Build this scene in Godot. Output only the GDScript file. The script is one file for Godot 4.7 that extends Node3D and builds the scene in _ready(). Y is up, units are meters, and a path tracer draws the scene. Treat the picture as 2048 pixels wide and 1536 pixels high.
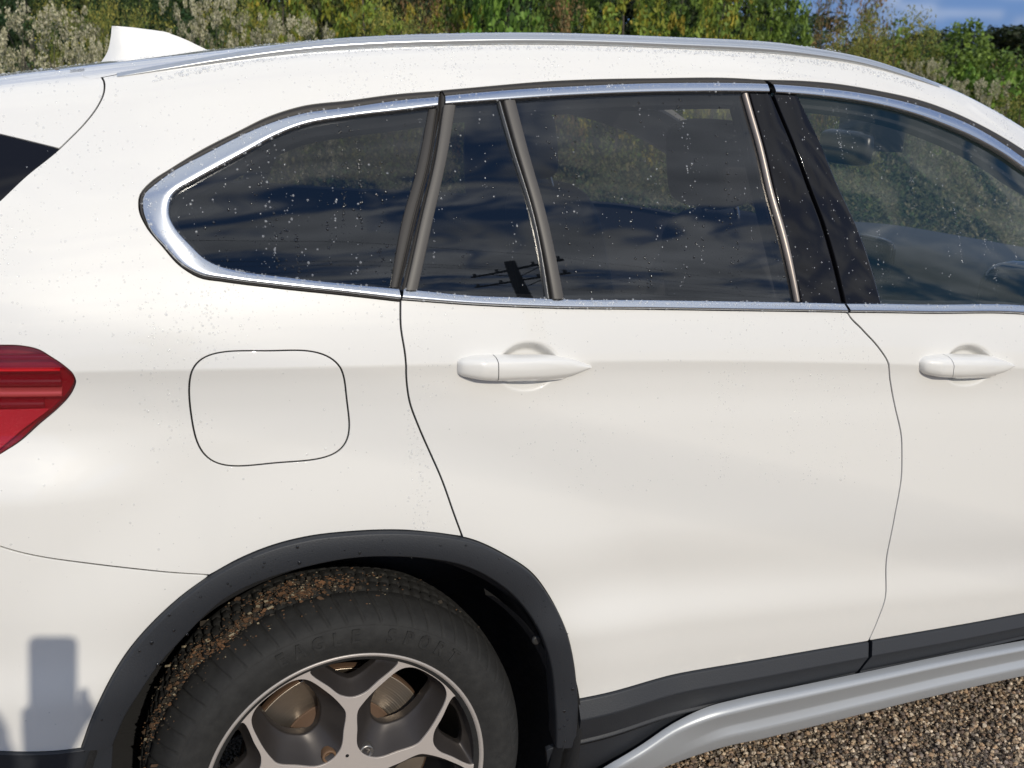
extends Node3D
# A white crossover parked on gravel, seen from its right rear quarter in low sun. Car axes: x forward, y up, z towards the viewer;
# the origin is on the ground under the rear axle. The body is one swept surface body(x, v): v = height below the shoulder
# crease for v < 0, arc length up the glasshouse and roof for v > 0. Outlines of panels, glass and trim lie in (x, v).

const SUN_TO := Vector3(0.047, 0.475, 0.879)
const EYE := Vector3(-0.349, 1.487, 2.399)
const YAW := 22.19
const PITCH := 15.36
const ROLL := 2.82

const LEAN := [0, 7, .06, 11, .13, 17, .25, 22, .40, 27, .52, 33, .545, 43, .557, 66, .58, 74, .62, 81, .70, 86.5, .8, 89, 1.3, 90]
const CREASE_Y := [-1, 1.098, -.4, 1.092, 0, 1.086, .15, 1.083, .56, 1.070, 1.03, 1.041, 1.39, 1.013, 2.5, .93, 3.4, .80]
const CREASE_Z := [-.95, .52, -.88, .68, -.76, .79, -.6, .850, -.3, .888, 0, .905, .5, .910, 1.2, .905, 2, .885, 2.9, .83, 3.4, .70]
const ROOF_Y := [-1.0, 1.37, -.8, 1.43, -.6, 1.462, -.3, 1.513, 0, 1.560, .3, 1.592, .6, 1.606, .9, 1.612, 1.08, 1.602, 1.2, 1.582, 1.3, 1.560, 1.46, 1.508, 1.8, 1.36, 2.2, 1.13, 2.6, .98, 3.4, .86]
const LOWER := [-0.95, -0.11, -0.8, -0.045, -0.72, -0.028, -0.63, -0.019, -0.57, -0.0105, -0.54, -0.0072, -0.51, -0.004, -0.44, -0.0055, -0.36, -0.0005, -0.25, -0.0005, -0.12, -0.0035, -0.055, -0.006, -0.02, -0.0035, 0, 0]
const ROOF_V := 0.60
const V_END := 1.30
const OUTLINE := {
	"tail_seam": [-0.479, 0.3212, -0.445, 0.364, -0.4015, 0.4095, -0.3862, 0.4282, -0.3621, 0.4593, -0.3446, 0.4882, -0.3352, 0.514, -0.3342, 0.5395, -0.3446, 0.5658, -0.3604, 0.6395],
	"rail_low": [-0.3115, 0.5488, -0.2502, 0.5533, -0.0434, 0.5637, 0.2364, 0.556, 0.6185, 0.5536, 0.8354, 0.5501, 0.9919, 0.5457, 1.118, 0.5454, 1.211, 0.5485, 1.296, 0.5271, 1.469, 0.5157],
	"quarter_seal": [0.1705, 0.4664, 0.0959, 0.4637, 0.0234, 0.4574, -0.056, 0.4517, -0.1061, 0.437, -0.1483, 0.4161, -0.1992, 0.3895, -0.2492, 0.3564, -0.2774, 0.335, -0.2929, 0.3142, -0.2962, 0.2878, -0.2876, 0.2545, -0.2682, 0.2191, -0.2421, 0.1786, -0.2188, 0.1599, -0.1891, 0.1523, -0.1162, 0.1376, -0.0032, 0.1195, 0.0714, 0.1079],
	"quarter_chrome_a": [0.1661, 0.4567, 0.0949, 0.453, 0.0224, 0.4456, -0.057, 0.4389, -0.1047, 0.4257, -0.1489, 0.4068, -0.1999, 0.3794, -0.2496, 0.3499, -0.275, 0.3283, -0.2873, 0.3155, -0.2919, 0.2921, -0.2832, 0.2479, -0.2662, 0.2172, -0.24, 0.1794, -0.2172, 0.1633, -0.1889, 0.1557, -0.116, 0.141, -0.0031, 0.1229, 0.0739, 0.1103],
	"quarter_chrome_b": [0.1615, 0.4371, 0.0968, 0.4312, 0.0206, 0.4257, -0.0575, 0.4141, -0.1003, 0.3966, -0.1411, 0.3728, -0.1854, 0.3476, -0.2208, 0.3261, -0.2411, 0.3133, -0.2493, 0.3031, -0.2546, 0.2818, -0.2481, 0.2489, -0.2277, 0.2156, -0.2061, 0.1888, -0.1877, 0.1773, -0.1641, 0.1691, -0.0904, 0.1534, -0.0021, 0.1388, 0.0726, 0.1287],
	"rear_top_chrome_a": [0.178, 0.4581, 0.2821, 0.465, 0.407, 0.4721, 0.5548, 0.4811, 0.7085, 0.4864, 0.7978, 0.4879],
	"rear_top_chrome_b": [0.1753, 0.4402, 0.2798, 0.4453, 0.4045, 0.4532, 0.5521, 0.462, 0.7057, 0.4681, 0.7972, 0.4704],
	"front_top_chrome_a": [0.8109, 0.4876, 0.9367, 0.4882, 1.059, 0.4871, 1.191, 0.4876, 1.307, 0.482, 1.403, 0.4701, 1.453, 0.4614, 1.62, 0.447, 1.8, 0.42, 2, 0.34, 2.13, 0.2],
	"front_top_chrome_b": [0.8114, 0.4702, 0.9336, 0.4703, 1.055, 0.4676, 1.186, 0.4628, 1.3, 0.4532, 1.396, 0.4411, 1.444, 0.431, 1.61, 0.42, 1.78, 0.39, 1.96, 0.31, 2.07, 0.2],
	"rear_seal": [0.1739, 0.4672, 0.2235, 0.47, 0.3766, 0.4808, 0.556, 0.4893, 0.7099, 0.4948, 0.7912, 0.494],
	"front_seal": [0.8001, 0.4944, 0.9387, 0.4987, 1.061, 0.4969, 1.194, 0.4993, 1.309, 0.4933, 1.458, 0.4831, 1.62, 0.457, 1.82, 0.43, 2.03, 0.35, 2.17, 0.2, 2.2, 0.11],
	"rear_belt_chrome_a": [0.0805, 0.1276, 0.1896, 0.1137, 0.2763, 0.1085, 0.3371, 0.105, 0.511, 0.1023, 0.713, 0.1014, 0.9188, 0.1025],
	"rear_belt_chrome_b": [0.0763, 0.1102, 0.1888, 0.0988, 0.2756, 0.0928, 0.3365, 0.0901, 0.5105, 0.0872, 0.7126, 0.0862, 0.9255, 0.088],
	"front_belt_chrome_a": [0.9246, 0.1027, 1.118, 0.1087, 1.385, 0.1281, 1.7, 0.135, 2.1, 0.14],
	"front_belt_chrome_b": [0.9325, 0.0882, 1.117, 0.0934, 1.384, 0.1106, 1.7, 0.115, 2.12, 0.115],
	"front_pillar_a": [0.81, 0.4683, 0.8412, 0.3745, 0.8644, 0.302, 0.8875, 0.2377, 0.9234, 0.1035],
	"front_pillar_b": [0.8623, 0.4685, 0.8976, 0.387, 0.9252, 0.3117, 0.9615, 0.237, 1.008, 0.1062],
	"rear_pillar_a": [0.7577, 0.4679, 0.7733, 0.3753, 0.7856, 0.2839, 0.8024, 0.1938, 0.8235, 0.1025],
	"rear_pillar_b": [0.8022, 0.4679, 0.8344, 0.3742, 0.8565, 0.3016, 0.8795, 0.2374, 0.9153, 0.1033],
	"pillar_strip_a": [0.7437, 0.4674, 0.7592, 0.3748, 0.7714, 0.2834, 0.7872, 0.2167, 0.8113, 0.1031],
	"pillar_strip_b": [0.7523, 0.4677, 0.7679, 0.3751, 0.7812, 0.2837, 0.7982, 0.217, 0.8191, 0.1033],
	"door_strip_a": [0.1727, 0.4394, 0.148, 0.3421, 0.1169, 0.2441, 0.0827, 0.1258],
	"door_strip_b": [0.1937, 0.4395, 0.167, 0.3415, 0.1364, 0.2434, 0.1018, 0.1236],
	"glass_strip_a": [0.1488, 0.435, 0.1181, 0.3285, 0.0881, 0.2451, 0.0602, 0.1316],
	"glass_strip_b": [0.1638, 0.4352, 0.1394, 0.3381, 0.1081, 0.2444, 0.0727, 0.1295],
	"divider_a": [0.2762, 0.4445, 0.287, 0.3682, 0.3109, 0.2392, 0.3291, 0.1051],
	"divider_b": [0.2984, 0.446, 0.3092, 0.3627, 0.3314, 0.239, 0.3506, 0.1048],
	"divider_edge_a": [0.2673, 0.4438, 0.2791, 0.3684, 0.3048, 0.2393, 0.3193, 0.1061],
	"divider_edge_b": [0.2704, 0.4437, 0.2821, 0.3683, 0.3079, 0.2393, 0.3229, 0.106],
	"gap_strip_a": [0.1646, 0.4658, 0.1605, 0.4354, 0.1369, 0.3382, 0.1057, 0.2445, 0.0702, 0.1287],
	"gap_strip_b": [0.1806, 0.4669, 0.1751, 0.4384, 0.1505, 0.3421, 0.1194, 0.244, 0.0843, 0.1258],
	"rear_gap": [0.0751, 0.1178, 0.0735, 0.0638, 0.0787, 0.0211, 0.0823, -0.0228, 0.0886, -0.0596, 0.1054, -0.1055, 0.123, -0.1459, 0.1397, -0.1841, 0.1665, -0.2587, 0.1796, -0.2933],
	"front_gap": [0.9267, 0.0933, 0.9302, 0.0864, 0.9634, 0.0596, 1.006, 0.0274, 1.029, 0.004, 1.045, -0.0312, 1.071, -0.0925, 1.095, -0.1514, 1.102, -0.1866, 1.108, -0.2276, 1.106, -0.3195, 1.105, -0.3953, 1.119, -0.5046, 1.113, -0.5537, 1.104, -0.6031],
	"fuel": [-0.1968, 0.0295, -0.1262, 0.0283, -0.0584, 0.0263, -0.0302, 0.0137, -0.0172, -0.0085, -0.0138, -0.0479, -0.0068, -0.0973, -0.0087, -0.122, -0.0222, -0.1381, -0.0464, -0.1449, -0.1216, -0.1483, -0.1873, -0.1515, -0.2138, -0.1464, -0.2303, -0.1252, -0.2385, -0.0803, -0.2418, -0.0276, -0.2375, 0.0052, -0.2237, 0.0233],
	"tail_light": [-0.4878, 0.0507, -0.4633, 0.0491, -0.4415, 0.042, -0.4243, 0.0269, -0.4089, 0.011, -0.3981, -0.0048, -0.3955, -0.0148, -0.3988, -0.0254, -0.4068, -0.0388, -0.4194, -0.0527, -0.4463, -0.0764, -0.473, -0.1001, -0.499, -0.1164],
	"bumper_seam": [-0.5075, -0.2492, -0.4861, -0.258, -0.4536, -0.2689, -0.3973, -0.2845, -0.328, -0.3022, -0.2795, -0.3134, -0.2239, -0.3235],
	"tail_corner": [-0.4761, 0.4516, -0.4008, 0.4104, -0.479, 0.3231],
	"arch_a": [-0.4202, -0.5909, -0.4024, -0.5397, -0.3752, -0.4815, -0.3436, -0.4329, -0.3073, -0.3912, -0.269, -0.3562, -0.2232, -0.3234, -0.1798, -0.3004, -0.1276, -0.2815, -0.0754, -0.2716, -0.0087, -0.2686, 0.0766, -0.273, 0.1459, -0.2851, 0.194, -0.2991, 0.2563, -0.3333, 0.3065, -0.3713, 0.3452, -0.4214, 0.3738, -0.4738, 0.3945, -0.5271, 0.4134, -0.5938, 0.4247, -0.6469, 0.4346, -0.7557],
	"arch_b": [-0.3767, -0.594, -0.3553, -0.5408, -0.3302, -0.5018, -0.3042, -0.4664, -0.2716, -0.4303, -0.2368, -0.3925, -0.207, -0.3647, -0.1746, -0.3464, -0.1306, -0.3311, -0.0843, -0.3202, -0.0095, -0.3108, 0.0762, -0.3161, 0.1337, -0.3269, 0.173, -0.3389, 0.2241, -0.3664, 0.2696, -0.4044, 0.3028, -0.4444, 0.328, -0.4846, 0.3486, -0.5304, 0.3672, -0.5934, 0.3785, -0.6525, 0.3923, -0.7509],
	"rear_cladding_a": [0.4271, -0.6533, 0.634, -0.632, 0.8305, -0.6213, 0.9786, -0.6123, 1.101, -0.6053],
	"rear_cladding_b": [0.4395, -0.757, 0.6496, -0.7265, 0.8378, -0.7117, 0.973, -0.6981, 1.085, -0.6866],
	"front_cladding_a": [1.111, -0.6038, 1.319, -0.5901, 1.545, -0.5746, 2, -0.55],
	"front_cladding_b": [1.094, -0.6851, 1.323, -0.6664, 1.572, -0.6417, 2, -0.64],
	"silver_sill_a": [0.4616, -0.8872, 0.5181, -0.8153, 0.5807, -0.7791, 0.6409, -0.7423, 0.7133, -0.7123, 0.792, -0.701, 0.9145, -0.6909, 1.133, -0.6734, 1.322, -0.6568, 1.55, -0.6433, 1.9, -0.64, 2.15, -0.66],
	"silver_sill_b": [0.5544, -0.957, 0.6084, -0.8606, 0.6594, -0.8408, 0.7192, -0.8275, 0.794, -0.8184, 0.8657, -0.8155, 0.977, -0.8031, 1.183, -0.7767, 1.37, -0.7557, 1.585, -0.7395, 1.9, -0.74, 2.15, -0.76],
	"bumper_low": [-0.5338, -0.5848, -0.4203, -0.5948],
	"handle_top_r": [0.1631, 0.0056, 0.1682, 0.0097, 0.1832, 0.0135, 0.2145, 0.0153, 0.2618, 0.0143, 0.3327, 0.0112, 0.3626, 0.0057, 0.3989, -0.0072],
	"handle_low_r": [0.1645, -0.0149, 0.1682, -0.0185, 0.1802, -0.0222, 0.2191, -0.0285, 0.2652, -0.029, 0.3365, -0.0283, 0.3662, -0.0237, 0.3993, -0.0099],
	"handle_top_f": [1.106, 0.0065, 1.112, 0.0121, 1.135, 0.0182, 1.178, 0.0218, 1.224, 0.0228, 1.288, 0.0222, 1.32, 0.0174, 1.357, 0.0065],
	"handle_low_f": [1.111, -0.0113, 1.118, -0.0164, 1.146, -0.0221, 1.196, -0.0241, 1.236, -0.0232, 1.298, -0.0186, 1.327, -0.0113, 1.357, 0.0025],
	"cup_r": [0.2316, 0.0149, 0.2585, 0.0302, 0.2803, 0.0331, 0.3094, 0.0267, 0.3345, 0.0129, 0.3451, -0.0098, 0.344, -0.0302, 0.3233, -0.042, 0.2905, -0.0471, 0.2627, -0.0427, 0.2391, -0.0308, 0.2281, -0.007],
	"cup_f": [1.173, 0.023, 1.194, 0.0358, 1.231, 0.0401, 1.282, 0.0268, 1.307, 0.0042, 1.31, -0.0216, 1.284, -0.0361, 1.24, -0.0401, 1.195, -0.0284, 1.169, 0.0006],
}

const SUN := 0.86
const SKY_LIGHT := 1.25
const EXPOSURE := 0.94

# crowns: leaf tones, how many puffs of how many leaves, leaf size in units of the height, shape
const SPEC := {
	"cream": {"name": "groundsel_bush", "category": "bush", "group": "pale seeding bushes on the verge", "tones": [Color(.19, .20, .085), Color(.24, .24, .11)], "tip": Color(.50, .47, .32), "tips": .74, "puffs": 330, "leaves": 56, "puff": .032, "leaf": .0066, "wide": .7, "flat": .9, "low": .12, "taper": .25, "stems": 5, "spread": 1.35},
	"olive": {"name": "olive_bush", "category": "bush", "group": "olive green bushes on the verge", "tones": [Color(0.227, 0.236, 0.053), Color(0.297, 0.271, 0.061), Color(0.158, 0.201, 0.053)], "puffs": 230, "leaves": 44, "puff": .055, "leaf": .0095, "wide": .35, "flat": 1.2, "low": .10, "taper": .35, "stems": 4, "spread": 1.6},
	"cedar": {"name": "cedar_tree", "category": "tree", "group": "dark cedars behind the bushes", "tones": [Color(0.031, 0.067, 0.025), Color(0.045, 0.087, 0.031), Color(0.063, 0.098, 0.028)], "puffs": 260, "leaves": 52, "puff": .058, "leaf": .0115, "wide": .34, "flat": .8, "low": .08, "taper": .6, "stems": 1, "spread": 1.7},
	"yellow": {"name": "yellow_sapling", "category": "tree", "group": "yellowing saplings beyond the car", "tones": [Color(.29, .31, .045), Color(.20, .27, .045), Color(.38, .31, .045), Color(.15, .22, .04)], "puffs": 130, "leaves": 44, "puff": .055, "leaf": .0150, "wide": .5, "flat": .8, "low": .2, "taper": .45, "stems": 1, "spread": 1.5, "hang": .25},
	"green": {"name": "green_sapling", "category": "tree", "group": "green saplings beyond the car", "tones": [Color(0.131, 0.201, 0.035), Color(0.175, 0.254, 0.044), Color(0.096, 0.158, 0.035)], "puffs": 150, "leaves": 46, "puff": .055, "leaf": .0145, "wide": .5, "flat": .85, "low": .15, "taper": .45, "stems": 1, "spread": 1.5, "hang": .2},
	"broad": {"name": "broadleaf_sapling", "category": "tree", "group": "broad-leaved saplings beyond the car", "tones": [Color(0.131, 0.245, 0.035), Color(0.193, 0.315, 0.053), Color(0.105, 0.193, 0.035)], "puffs": 90, "leaves": 26, "puff": .085, "leaf": .021, "wide": .8, "flat": .85, "low": .15, "taper": .35, "stems": 1, "spread": 1.5, "hang": .155},
	"rust": {"name": "russet_sapling", "category": "tree", "group": "russet saplings beyond the car", "tones": [Color(.17, .14, .06), Color(.23, .15, .065), Color(.13, .15, .05), Color(.27, .16, .07)], "puffs": 110, "leaves": 34, "puff": .075, "leaf": .0125, "wide": .45, "flat": .9, "low": .18, "taper": .5, "stems": 2, "spread": 1.4, "hang": .15},
	"forest": {"name": "forest_tree", "category": "tree", "group": "dark trees on the far skyline", "tones": [Color(.022, .038, .014), Color(.034, .05, .018), Color(.05, .058, .02)], "puffs": 190, "leaves": 60, "puff": .09, "leaf": .014, "wide": .7, "flat": .7, "low": .1, "taper": .3, "stems": 1, "spread": 1.5},
}

# kind, x, z, height, width, label
const PLANTS := [
	["cream", -0.67, -5.20, 1.89, 0.77, "biggest pale cream bush, at the rear corner of the roof spoiler"],
	["cream", -1.08, -5.60, 1.84, 0.60, "pale cream bush cut by the picture edge behind the spoiler"],
	["cream", -0.37, -4.60, 1.69, 0.36, "low pale cream bush just behind the roof fin aerial"],
	["olive", -0.44, -6.20, 1.98, 0.58, "olive bush between the pale bush and the fin aerial"],
	["olive", -0.07, -6.60, 2.04, 0.56, "olive bush directly above the fin aerial"],
	["cedar", 0.10, -8.50, 2.51, 0.90, "dark cedar standing over the fin aerial"],
	["cedar", -0.85, -9.00, 2.48, 0.97, "dark cedar behind the biggest pale bush"],
	["cedar", -0.37, -10.00, 2.51, 0.99, "dark cedar behind the olive bushes by the fin"],
	["cream", 0.46, -6.00, 2.09, 0.62, "tall rounded pale cream bush just ahead of the fin aerial"],
	["cream", 1.05, -5.60, 1.96, 0.62, "low pale cream bush above the rear end of the roof rail"],
	["olive", 0.84, -7.00, 2.13, 0.62, "olive bush between the two pale bushes ahead of the fin"],
	["cedar", 0.80, -10.00, 2.71, 1.39, "dark cedar behind the tall pale bush ahead of the fin"],
	["yellow", 1.34, -8.00, 2.71, 0.71, "narrow yellowing sapling above the rear of the roof rail"],
	["yellow", 2.03, -7.50, 2.80, 0.91, "wide yellow-green sapling over the quarter window"],
	["olive", 1.83, -8.60, 2.53, 0.77, "olive bush between two yellowing saplings over the quarter window"],
	["rust", 2.75, -8.00, 2.70, 0.78, "russet sapling left of the bright broad-leaved sapling"],
	["olive", 2.12, -6.60, 2.14, 0.67, "olive bush in front of the russet sapling over the rear door"],
	["broad", 3.34, -7.20, 2.68, 0.72, "bright green broad-leaved sapling above the rear door window"],
	["yellow", 3.23, -8.20, 2.81, 0.71, "yellowing sapling just left of the bright broad-leaved sapling"],
	["green", 4.48, -8.50, 2.84, 0.91, "green sapling just right of the bright broad-leaved sapling"],
	["rust", 4.01, -7.40, 2.43, 0.60, "low russet sapling in front of a green one over the rear door"],
	["yellow", 4.90, -7.80, 2.96, 1.01, "yellow-green sapling above the middle of the roof rail"],
	["green", 6.25, -9.00, 3.15, 1.25, "green sapling behind the golden sapling over the roof"],
	["yellow", 5.80, -7.40, 2.91, 0.92, "golden yellow sapling with bare stem above the front of the roof rail"],
	["green", 6.56, -7.60, 2.94, 0.98, "green sapling at the edge of the open sky"],
	["rust", 8.39, -9.00, 2.89, 0.70, "slim russet sapling standing against the open sky"],
	["rust", 9.41, -9.50, 3.10, 1.09, "bushy russet sapling against the sky, right of the slim one"],
	["olive", 9.45, -9.00, 2.76, 1.15, "olive bush under the far treeline, right of the russet saplings"],
	["green", 11.15, -10.00, 2.79, 1.77, "green bushy tree on the slope under the far treeline"],
	["green", 11.25, -9.00, 2.43, 1.79, "lower green tree on the slope at the picture edge"],
	["cream", 9.63, -7.60, 1.97, 0.70, "pale cream bush beside the windscreen pillar"],
	["cream", 9.51, -8.40, 2.20, 0.56, "small pale cream bush by the front end of the roof rail"],
	["olive", 10.21, -7.40, 1.84, 1.19, "olive bush at the foot of the slope by the bonnet side"],
	["rust", 14.81, -12.00, 3.00, 1.51, "bare russet tree on the right-hand slope"],
	["broad", 10.64, -8.60, 2.13, 0.94, "pointed broad-leaved sapling above the pale bush by the windscreen"],
	["olive", 7.72, -7.60, 2.35, 0.84, "olive bush behind the front end of the roof rail"],
	["forest", 31.22, -34.00, 5.53, 5.01, "forest tree on the skyline, first from the open sky"],
	["forest", 37.61, -38.00, 6.34, 6.11, "forest tree on the skyline, in the middle of the row"],
	["forest", 38.90, -36.00, 6.61, 6.71, "tall forest tree on the skyline at the picture edge"],
	["forest", 31.71, -30.00, 4.85, 5.03, "forest tree standing lower, before the middle of the skyline"],
	["forest", 40.00, -34.00, 6.82, 7.59, "forest tree beyond the picture edge on the skyline"],
	["forest", 30.32, -36.00, 5.20, 4.54, "forest tree showing behind the russet saplings"],
	["forest", 29.07, -30.00, 4.41, 4.08, "smaller forest tree at the left foot of the skyline"],
	["forest", -2.18, -19.00, 4.00, 2.71, "dark tree, first of the tall back row, left of the picture edge"],
	["forest", -0.33, -20.50, 4.37, 3.12, "dark tree, second of the tall back row, behind the spoiler"],
	["forest", 1.66, -19.00, 4.39, 3.14, "dark tree, third of the tall back row, behind the fin aerial"],
	["forest", 3.99, -20.50, 4.81, 3.61, "dark tree, fourth of the tall back row, behind the tall pale bush"],
	["forest", 5.91, -19.00, 4.81, 3.64, "dark tree, fifth of the tall back row, over the rear door"],
	["forest", 8.88, -20.50, 5.30, 4.22, "dark tree, sixth of the tall back row, over the middle of the roof"],
	["forest", 10.84, -19.00, 5.31, 4.28, "dark tree, seventh of the tall back row, over the front half of the roof"],
	["forest", 14.48, -20.50, 4.51, 4.95, "dark tree, last of the tall back row, beside the open sky"],
	["forest", -1.75, -12.50, 3.00, 1.21, "dark tree in the thicket behind the saplings, first, left of the picture edge"],
	["cedar", -0.85, -13.70, 3.22, 1.38, "dark tree in the thicket behind the saplings, second, behind the spoiler"],
	["forest", 0.13, -14.90, 3.44, 1.56, "dark tree in the thicket behind the saplings, third, behind the fin aerial"],
	["cedar", 0.80, -12.50, 3.24, 1.39, "dark tree in the thicket behind the saplings, fourth, over the tall pale bush"],
	["forest", 1.85, -13.70, 3.47, 1.58, "dark tree in the thicket behind the saplings, fifth, over the rear end of the rail"],
	["cedar", 3.09, -14.90, 3.72, 1.78, "dark tree in the thicket behind the saplings, sixth, behind the narrow yellowing sapling"],
	["forest", 3.44, -12.50, 3.49, 1.60, "dark tree in the thicket behind the saplings, seventh, behind the wide yellowing sapling"],
	["cedar", 4.84, -13.70, 3.75, 1.81, "dark tree in the thicket behind the saplings, eighth, behind the russet sapling"],
	["forest", 6.19, -14.90, 4.01, 2.02, "dark tree in the thicket behind the saplings, ninth, behind the broad-leaved sapling"],
	["cedar", 6.15, -12.50, 3.75, 1.82, "dark tree in the thicket behind the saplings, tenth, over the rear door window"],
	["forest", 7.64, -13.70, 4.02, 2.04, "dark tree in the thicket behind the saplings, eleventh, behind the middle of the rail"],
	["cedar", 9.32, -14.90, 4.31, 2.29, "dark tree in the thicket behind the saplings, twelfth, over the front half of the roof"],
	["forest", 8.96, -12.50, 4.01, 2.06, "dark tree in the thicket behind the saplings, thirteenth, behind the golden sapling"],
	["cedar", 10.88, -13.70, 3.76, 2.33, "dark tree in the thicket behind the saplings, last, at the edge of the open sky"],
	["forest", 12.96, -14.50, 2.79, 2.10, "dark bushy tree on the shaded slope below the skyline, next to the russet saplings"],
	["green", 15.59, -16.00, 2.91, 2.39, "dark bushy tree on the shaded slope below the skyline, second along the slope"],
	["forest", 15.68, -14.50, 2.81, 2.30, "dark bushy tree on the shaded slope below the skyline, in the middle of the slope"],
	["green", 18.69, -16.00, 2.93, 2.63, "dark bushy tree on the shaded slope below the skyline, fourth along the slope"],
	["forest", 18.68, -14.50, 2.82, 2.54, "dark bushy tree on the shaded slope below the skyline, beyond the picture edge"],
]

var side := 1.0
var lean_y := PackedFloat32Array()
var lean_z := PackedFloat32Array()
var sect := {}          # x in cm -> [crease y, crease z, scale y, scale z]
var cups := []          # door handle recesses: [x, v, half length, half height, depth]
var mat := {}
var counts := {}
var car: Node3D
var rng := RandomNumberGenerator.new()


# ---------- curves and the body surface ----------
func pw(x: float, a: Array) -> float:
	var n := a.size() / 2
	var i := 0
	while i < n - 2 and x >= a[2 * i + 2]:
		i += 1
	var x0: float = a[2 * i]
	var x1: float = a[2 * i + 2]
	var y0: float = a[2 * i + 1]
	var y1: float = a[2 * i + 3]
	var h := x1 - x0
	var d := (y1 - y0) / h
	var m0 := d
	var m1 := d
	if i > 0:
		var hp: float = x0 - a[2 * i - 2]
		var dp: float = (y0 - a[2 * i - 1]) / hp
		m0 = (dp * h + d * hp) / (hp + h)
	if i < n - 2:
		var hn: float = a[2 * i + 4] - x1
		var dn: float = (a[2 * i + 5] - y1) / hn
		m1 = (d * hn + dn * h) / (hn + h)
	if x < x0:
		return y0 + (x - x0) * m0
	if x > x1:
		return y1 + (x - x1) * m1
	var t := (x - x0) / h
	return (2 * t * t * t - 3 * t * t + 1) * y0 + (t * t * t - 2 * t * t + t) * h * m0 + (3 * t * t - 2 * t * t * t) * y1 + (t * t * t - t * t) * h * m1


var low_tab := PackedFloat32Array()
var xt := []

func prepare_surface() -> void:
	lean_y.append(0.0)
	lean_z.append(0.0)
	var before := deg_to_rad(pw(0.0, LEAN))
	for i in range(1, 651):
		var now := deg_to_rad(pw(i * 0.002, LEAN))
		lean_y.append(lean_y[-1] + (cos(now) + cos(before)) * 0.001)
		lean_z.append(lean_z[-1] + (sin(now) + sin(before)) * 0.001)
		before = now
	for i in 1101:
		low_tab.append(pw(-i * 0.001, LOWER))
	var yr := lean_y[300]
	for i in 511:
		var x := -1.2 + i * 0.01
		var yc := pw(x, CREASE_Y)
		var zc := maxf(0.02, pw(x, CREASE_Z))
		xt.append([yc, zc, (pw(x, ROOF_Y) - yc) / yr, zc / lean_z[650]])


func tab(a: PackedFloat32Array, f: float) -> float:
	var i := clampi(int(f), 0, a.size() - 2)
	return lerpf(a[i], a[i + 1], f - i)


func body0(x: float, v: float) -> Vector3:
	var f := clampf((x + 1.2) * 100.0, 0.0, 509.99)
	var i := int(f)
	var t := f - i
	# cubic through four stations keeps reflections smooth
	var a: Array = xt[maxi(i - 1, 0)]
	var b: Array = xt[i]
	var c: Array = xt[mini(i + 1, 510)]
	var d: Array = xt[mini(i + 2, 510)]
	var r := [0.0, 0.0, 0.0, 0.0]
	for k in 4:
		r[k] = cubic_interpolate(b[k], c[k], a[k], d[k], t)
	if v > 0.0:
		return Vector3(x, r[0] + r[2] * tab(lean_y, v * 500.0), (r[1] - r[3] * tab(lean_z, v * 500.0)) * side)
	return Vector3(x, r[0] + v, (r[1] + tab(low_tab, -v * 1000.0)) * side)


func bump(d: float) -> float:
	return 0.0 if d >= 1.0 else 1.0 if d <= 0.0 else 1.0 - d * d * (3.0 - 2.0 * d)


func body(x: float, v: float) -> Vector3:
	var p := body0(x, v)
	var dz := 0.0
	if v < 0.2:
		var w := Vector2(x, p.y - 0.33).length()
		dz += 0.010 * bump(absf(w - 0.50) / 0.16) * bump((0.33 - p.y - 0.05) / 0.1)      # swelling round the rear wheel
		# haunch above the rear bumper
		dz += 0.026 * (1.0 - bump((-v - 0.085) / 0.11)) * (1.0 - bump((-x - 0.22) / 0.26))
		# sculpted hollow behind the rear wheel arch, dying out along the door
		var s := clampf((x - 0.2) / 0.25, 0.0, 1.0) * (1.0 - clampf((x - 0.5) / 0.55, 0.0, 1.0))
		dz -= 0.007 * s * bump(absf(v + 0.41) / 0.10)
		for c in cups:
			var q := Vector2((x - c[0]) / c[2], (v - c[1]) / c[3]).length()
			if q < 1.0:
				dz -= c[4] * bump((q - 0.55) / 0.45)
	p.z += dz * side
	return p


func body_n(x: float, v: float) -> Vector3:
	var e := 0.0015
	var n := (body(x + e, v) - body(x - e, v)).cross(body(x, v + e) - body(x, v - e)).normalized()
	return n * side


func on_body(p: Vector2, off := 0.0) -> Vector3:
	return body(p.x, p.y) if off == 0.0 else body(p.x, p.y) + body_n(p.x, p.y) * off


func body_map(off: float) -> Callable:
	return func(p: Vector2) -> Array:
		var n := body_n(p.x, p.y)
		return [body(p.x, p.y) + n * off, n]


func v_at(x: float, y: float) -> float:         # the v whose height is y, below the crease
	return y - pw(x, CREASE_Y)


# ---------- outlines ----------
func pts(called: String) -> PackedVector2Array:
	var o := PackedVector2Array()
	var a: Array = OUTLINE[called]
	for i in a.size() / 2:
		o.append(Vector2(a[2 * i], a[2 * i + 1]))
	return o


func flat(a: PackedVector2Array, s: PackedFloat32Array, k: int) -> Array:
	var o := []
	for i in a.size():
		o.append(s[i])
		o.append(a[i][k])
	return o


func smooth_with(a: PackedVector2Array, s: PackedFloat32Array, n: int) -> PackedVector2Array:
	var fx := flat(a, s, 0)
	var fv := flat(a, s, 1)
	var o := PackedVector2Array()
	for i in n:
		var t := s[-1] * i / (n - 1.0)
		o.append(Vector2(pw(t, fx), pw(t, fv)))
	return o


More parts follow.
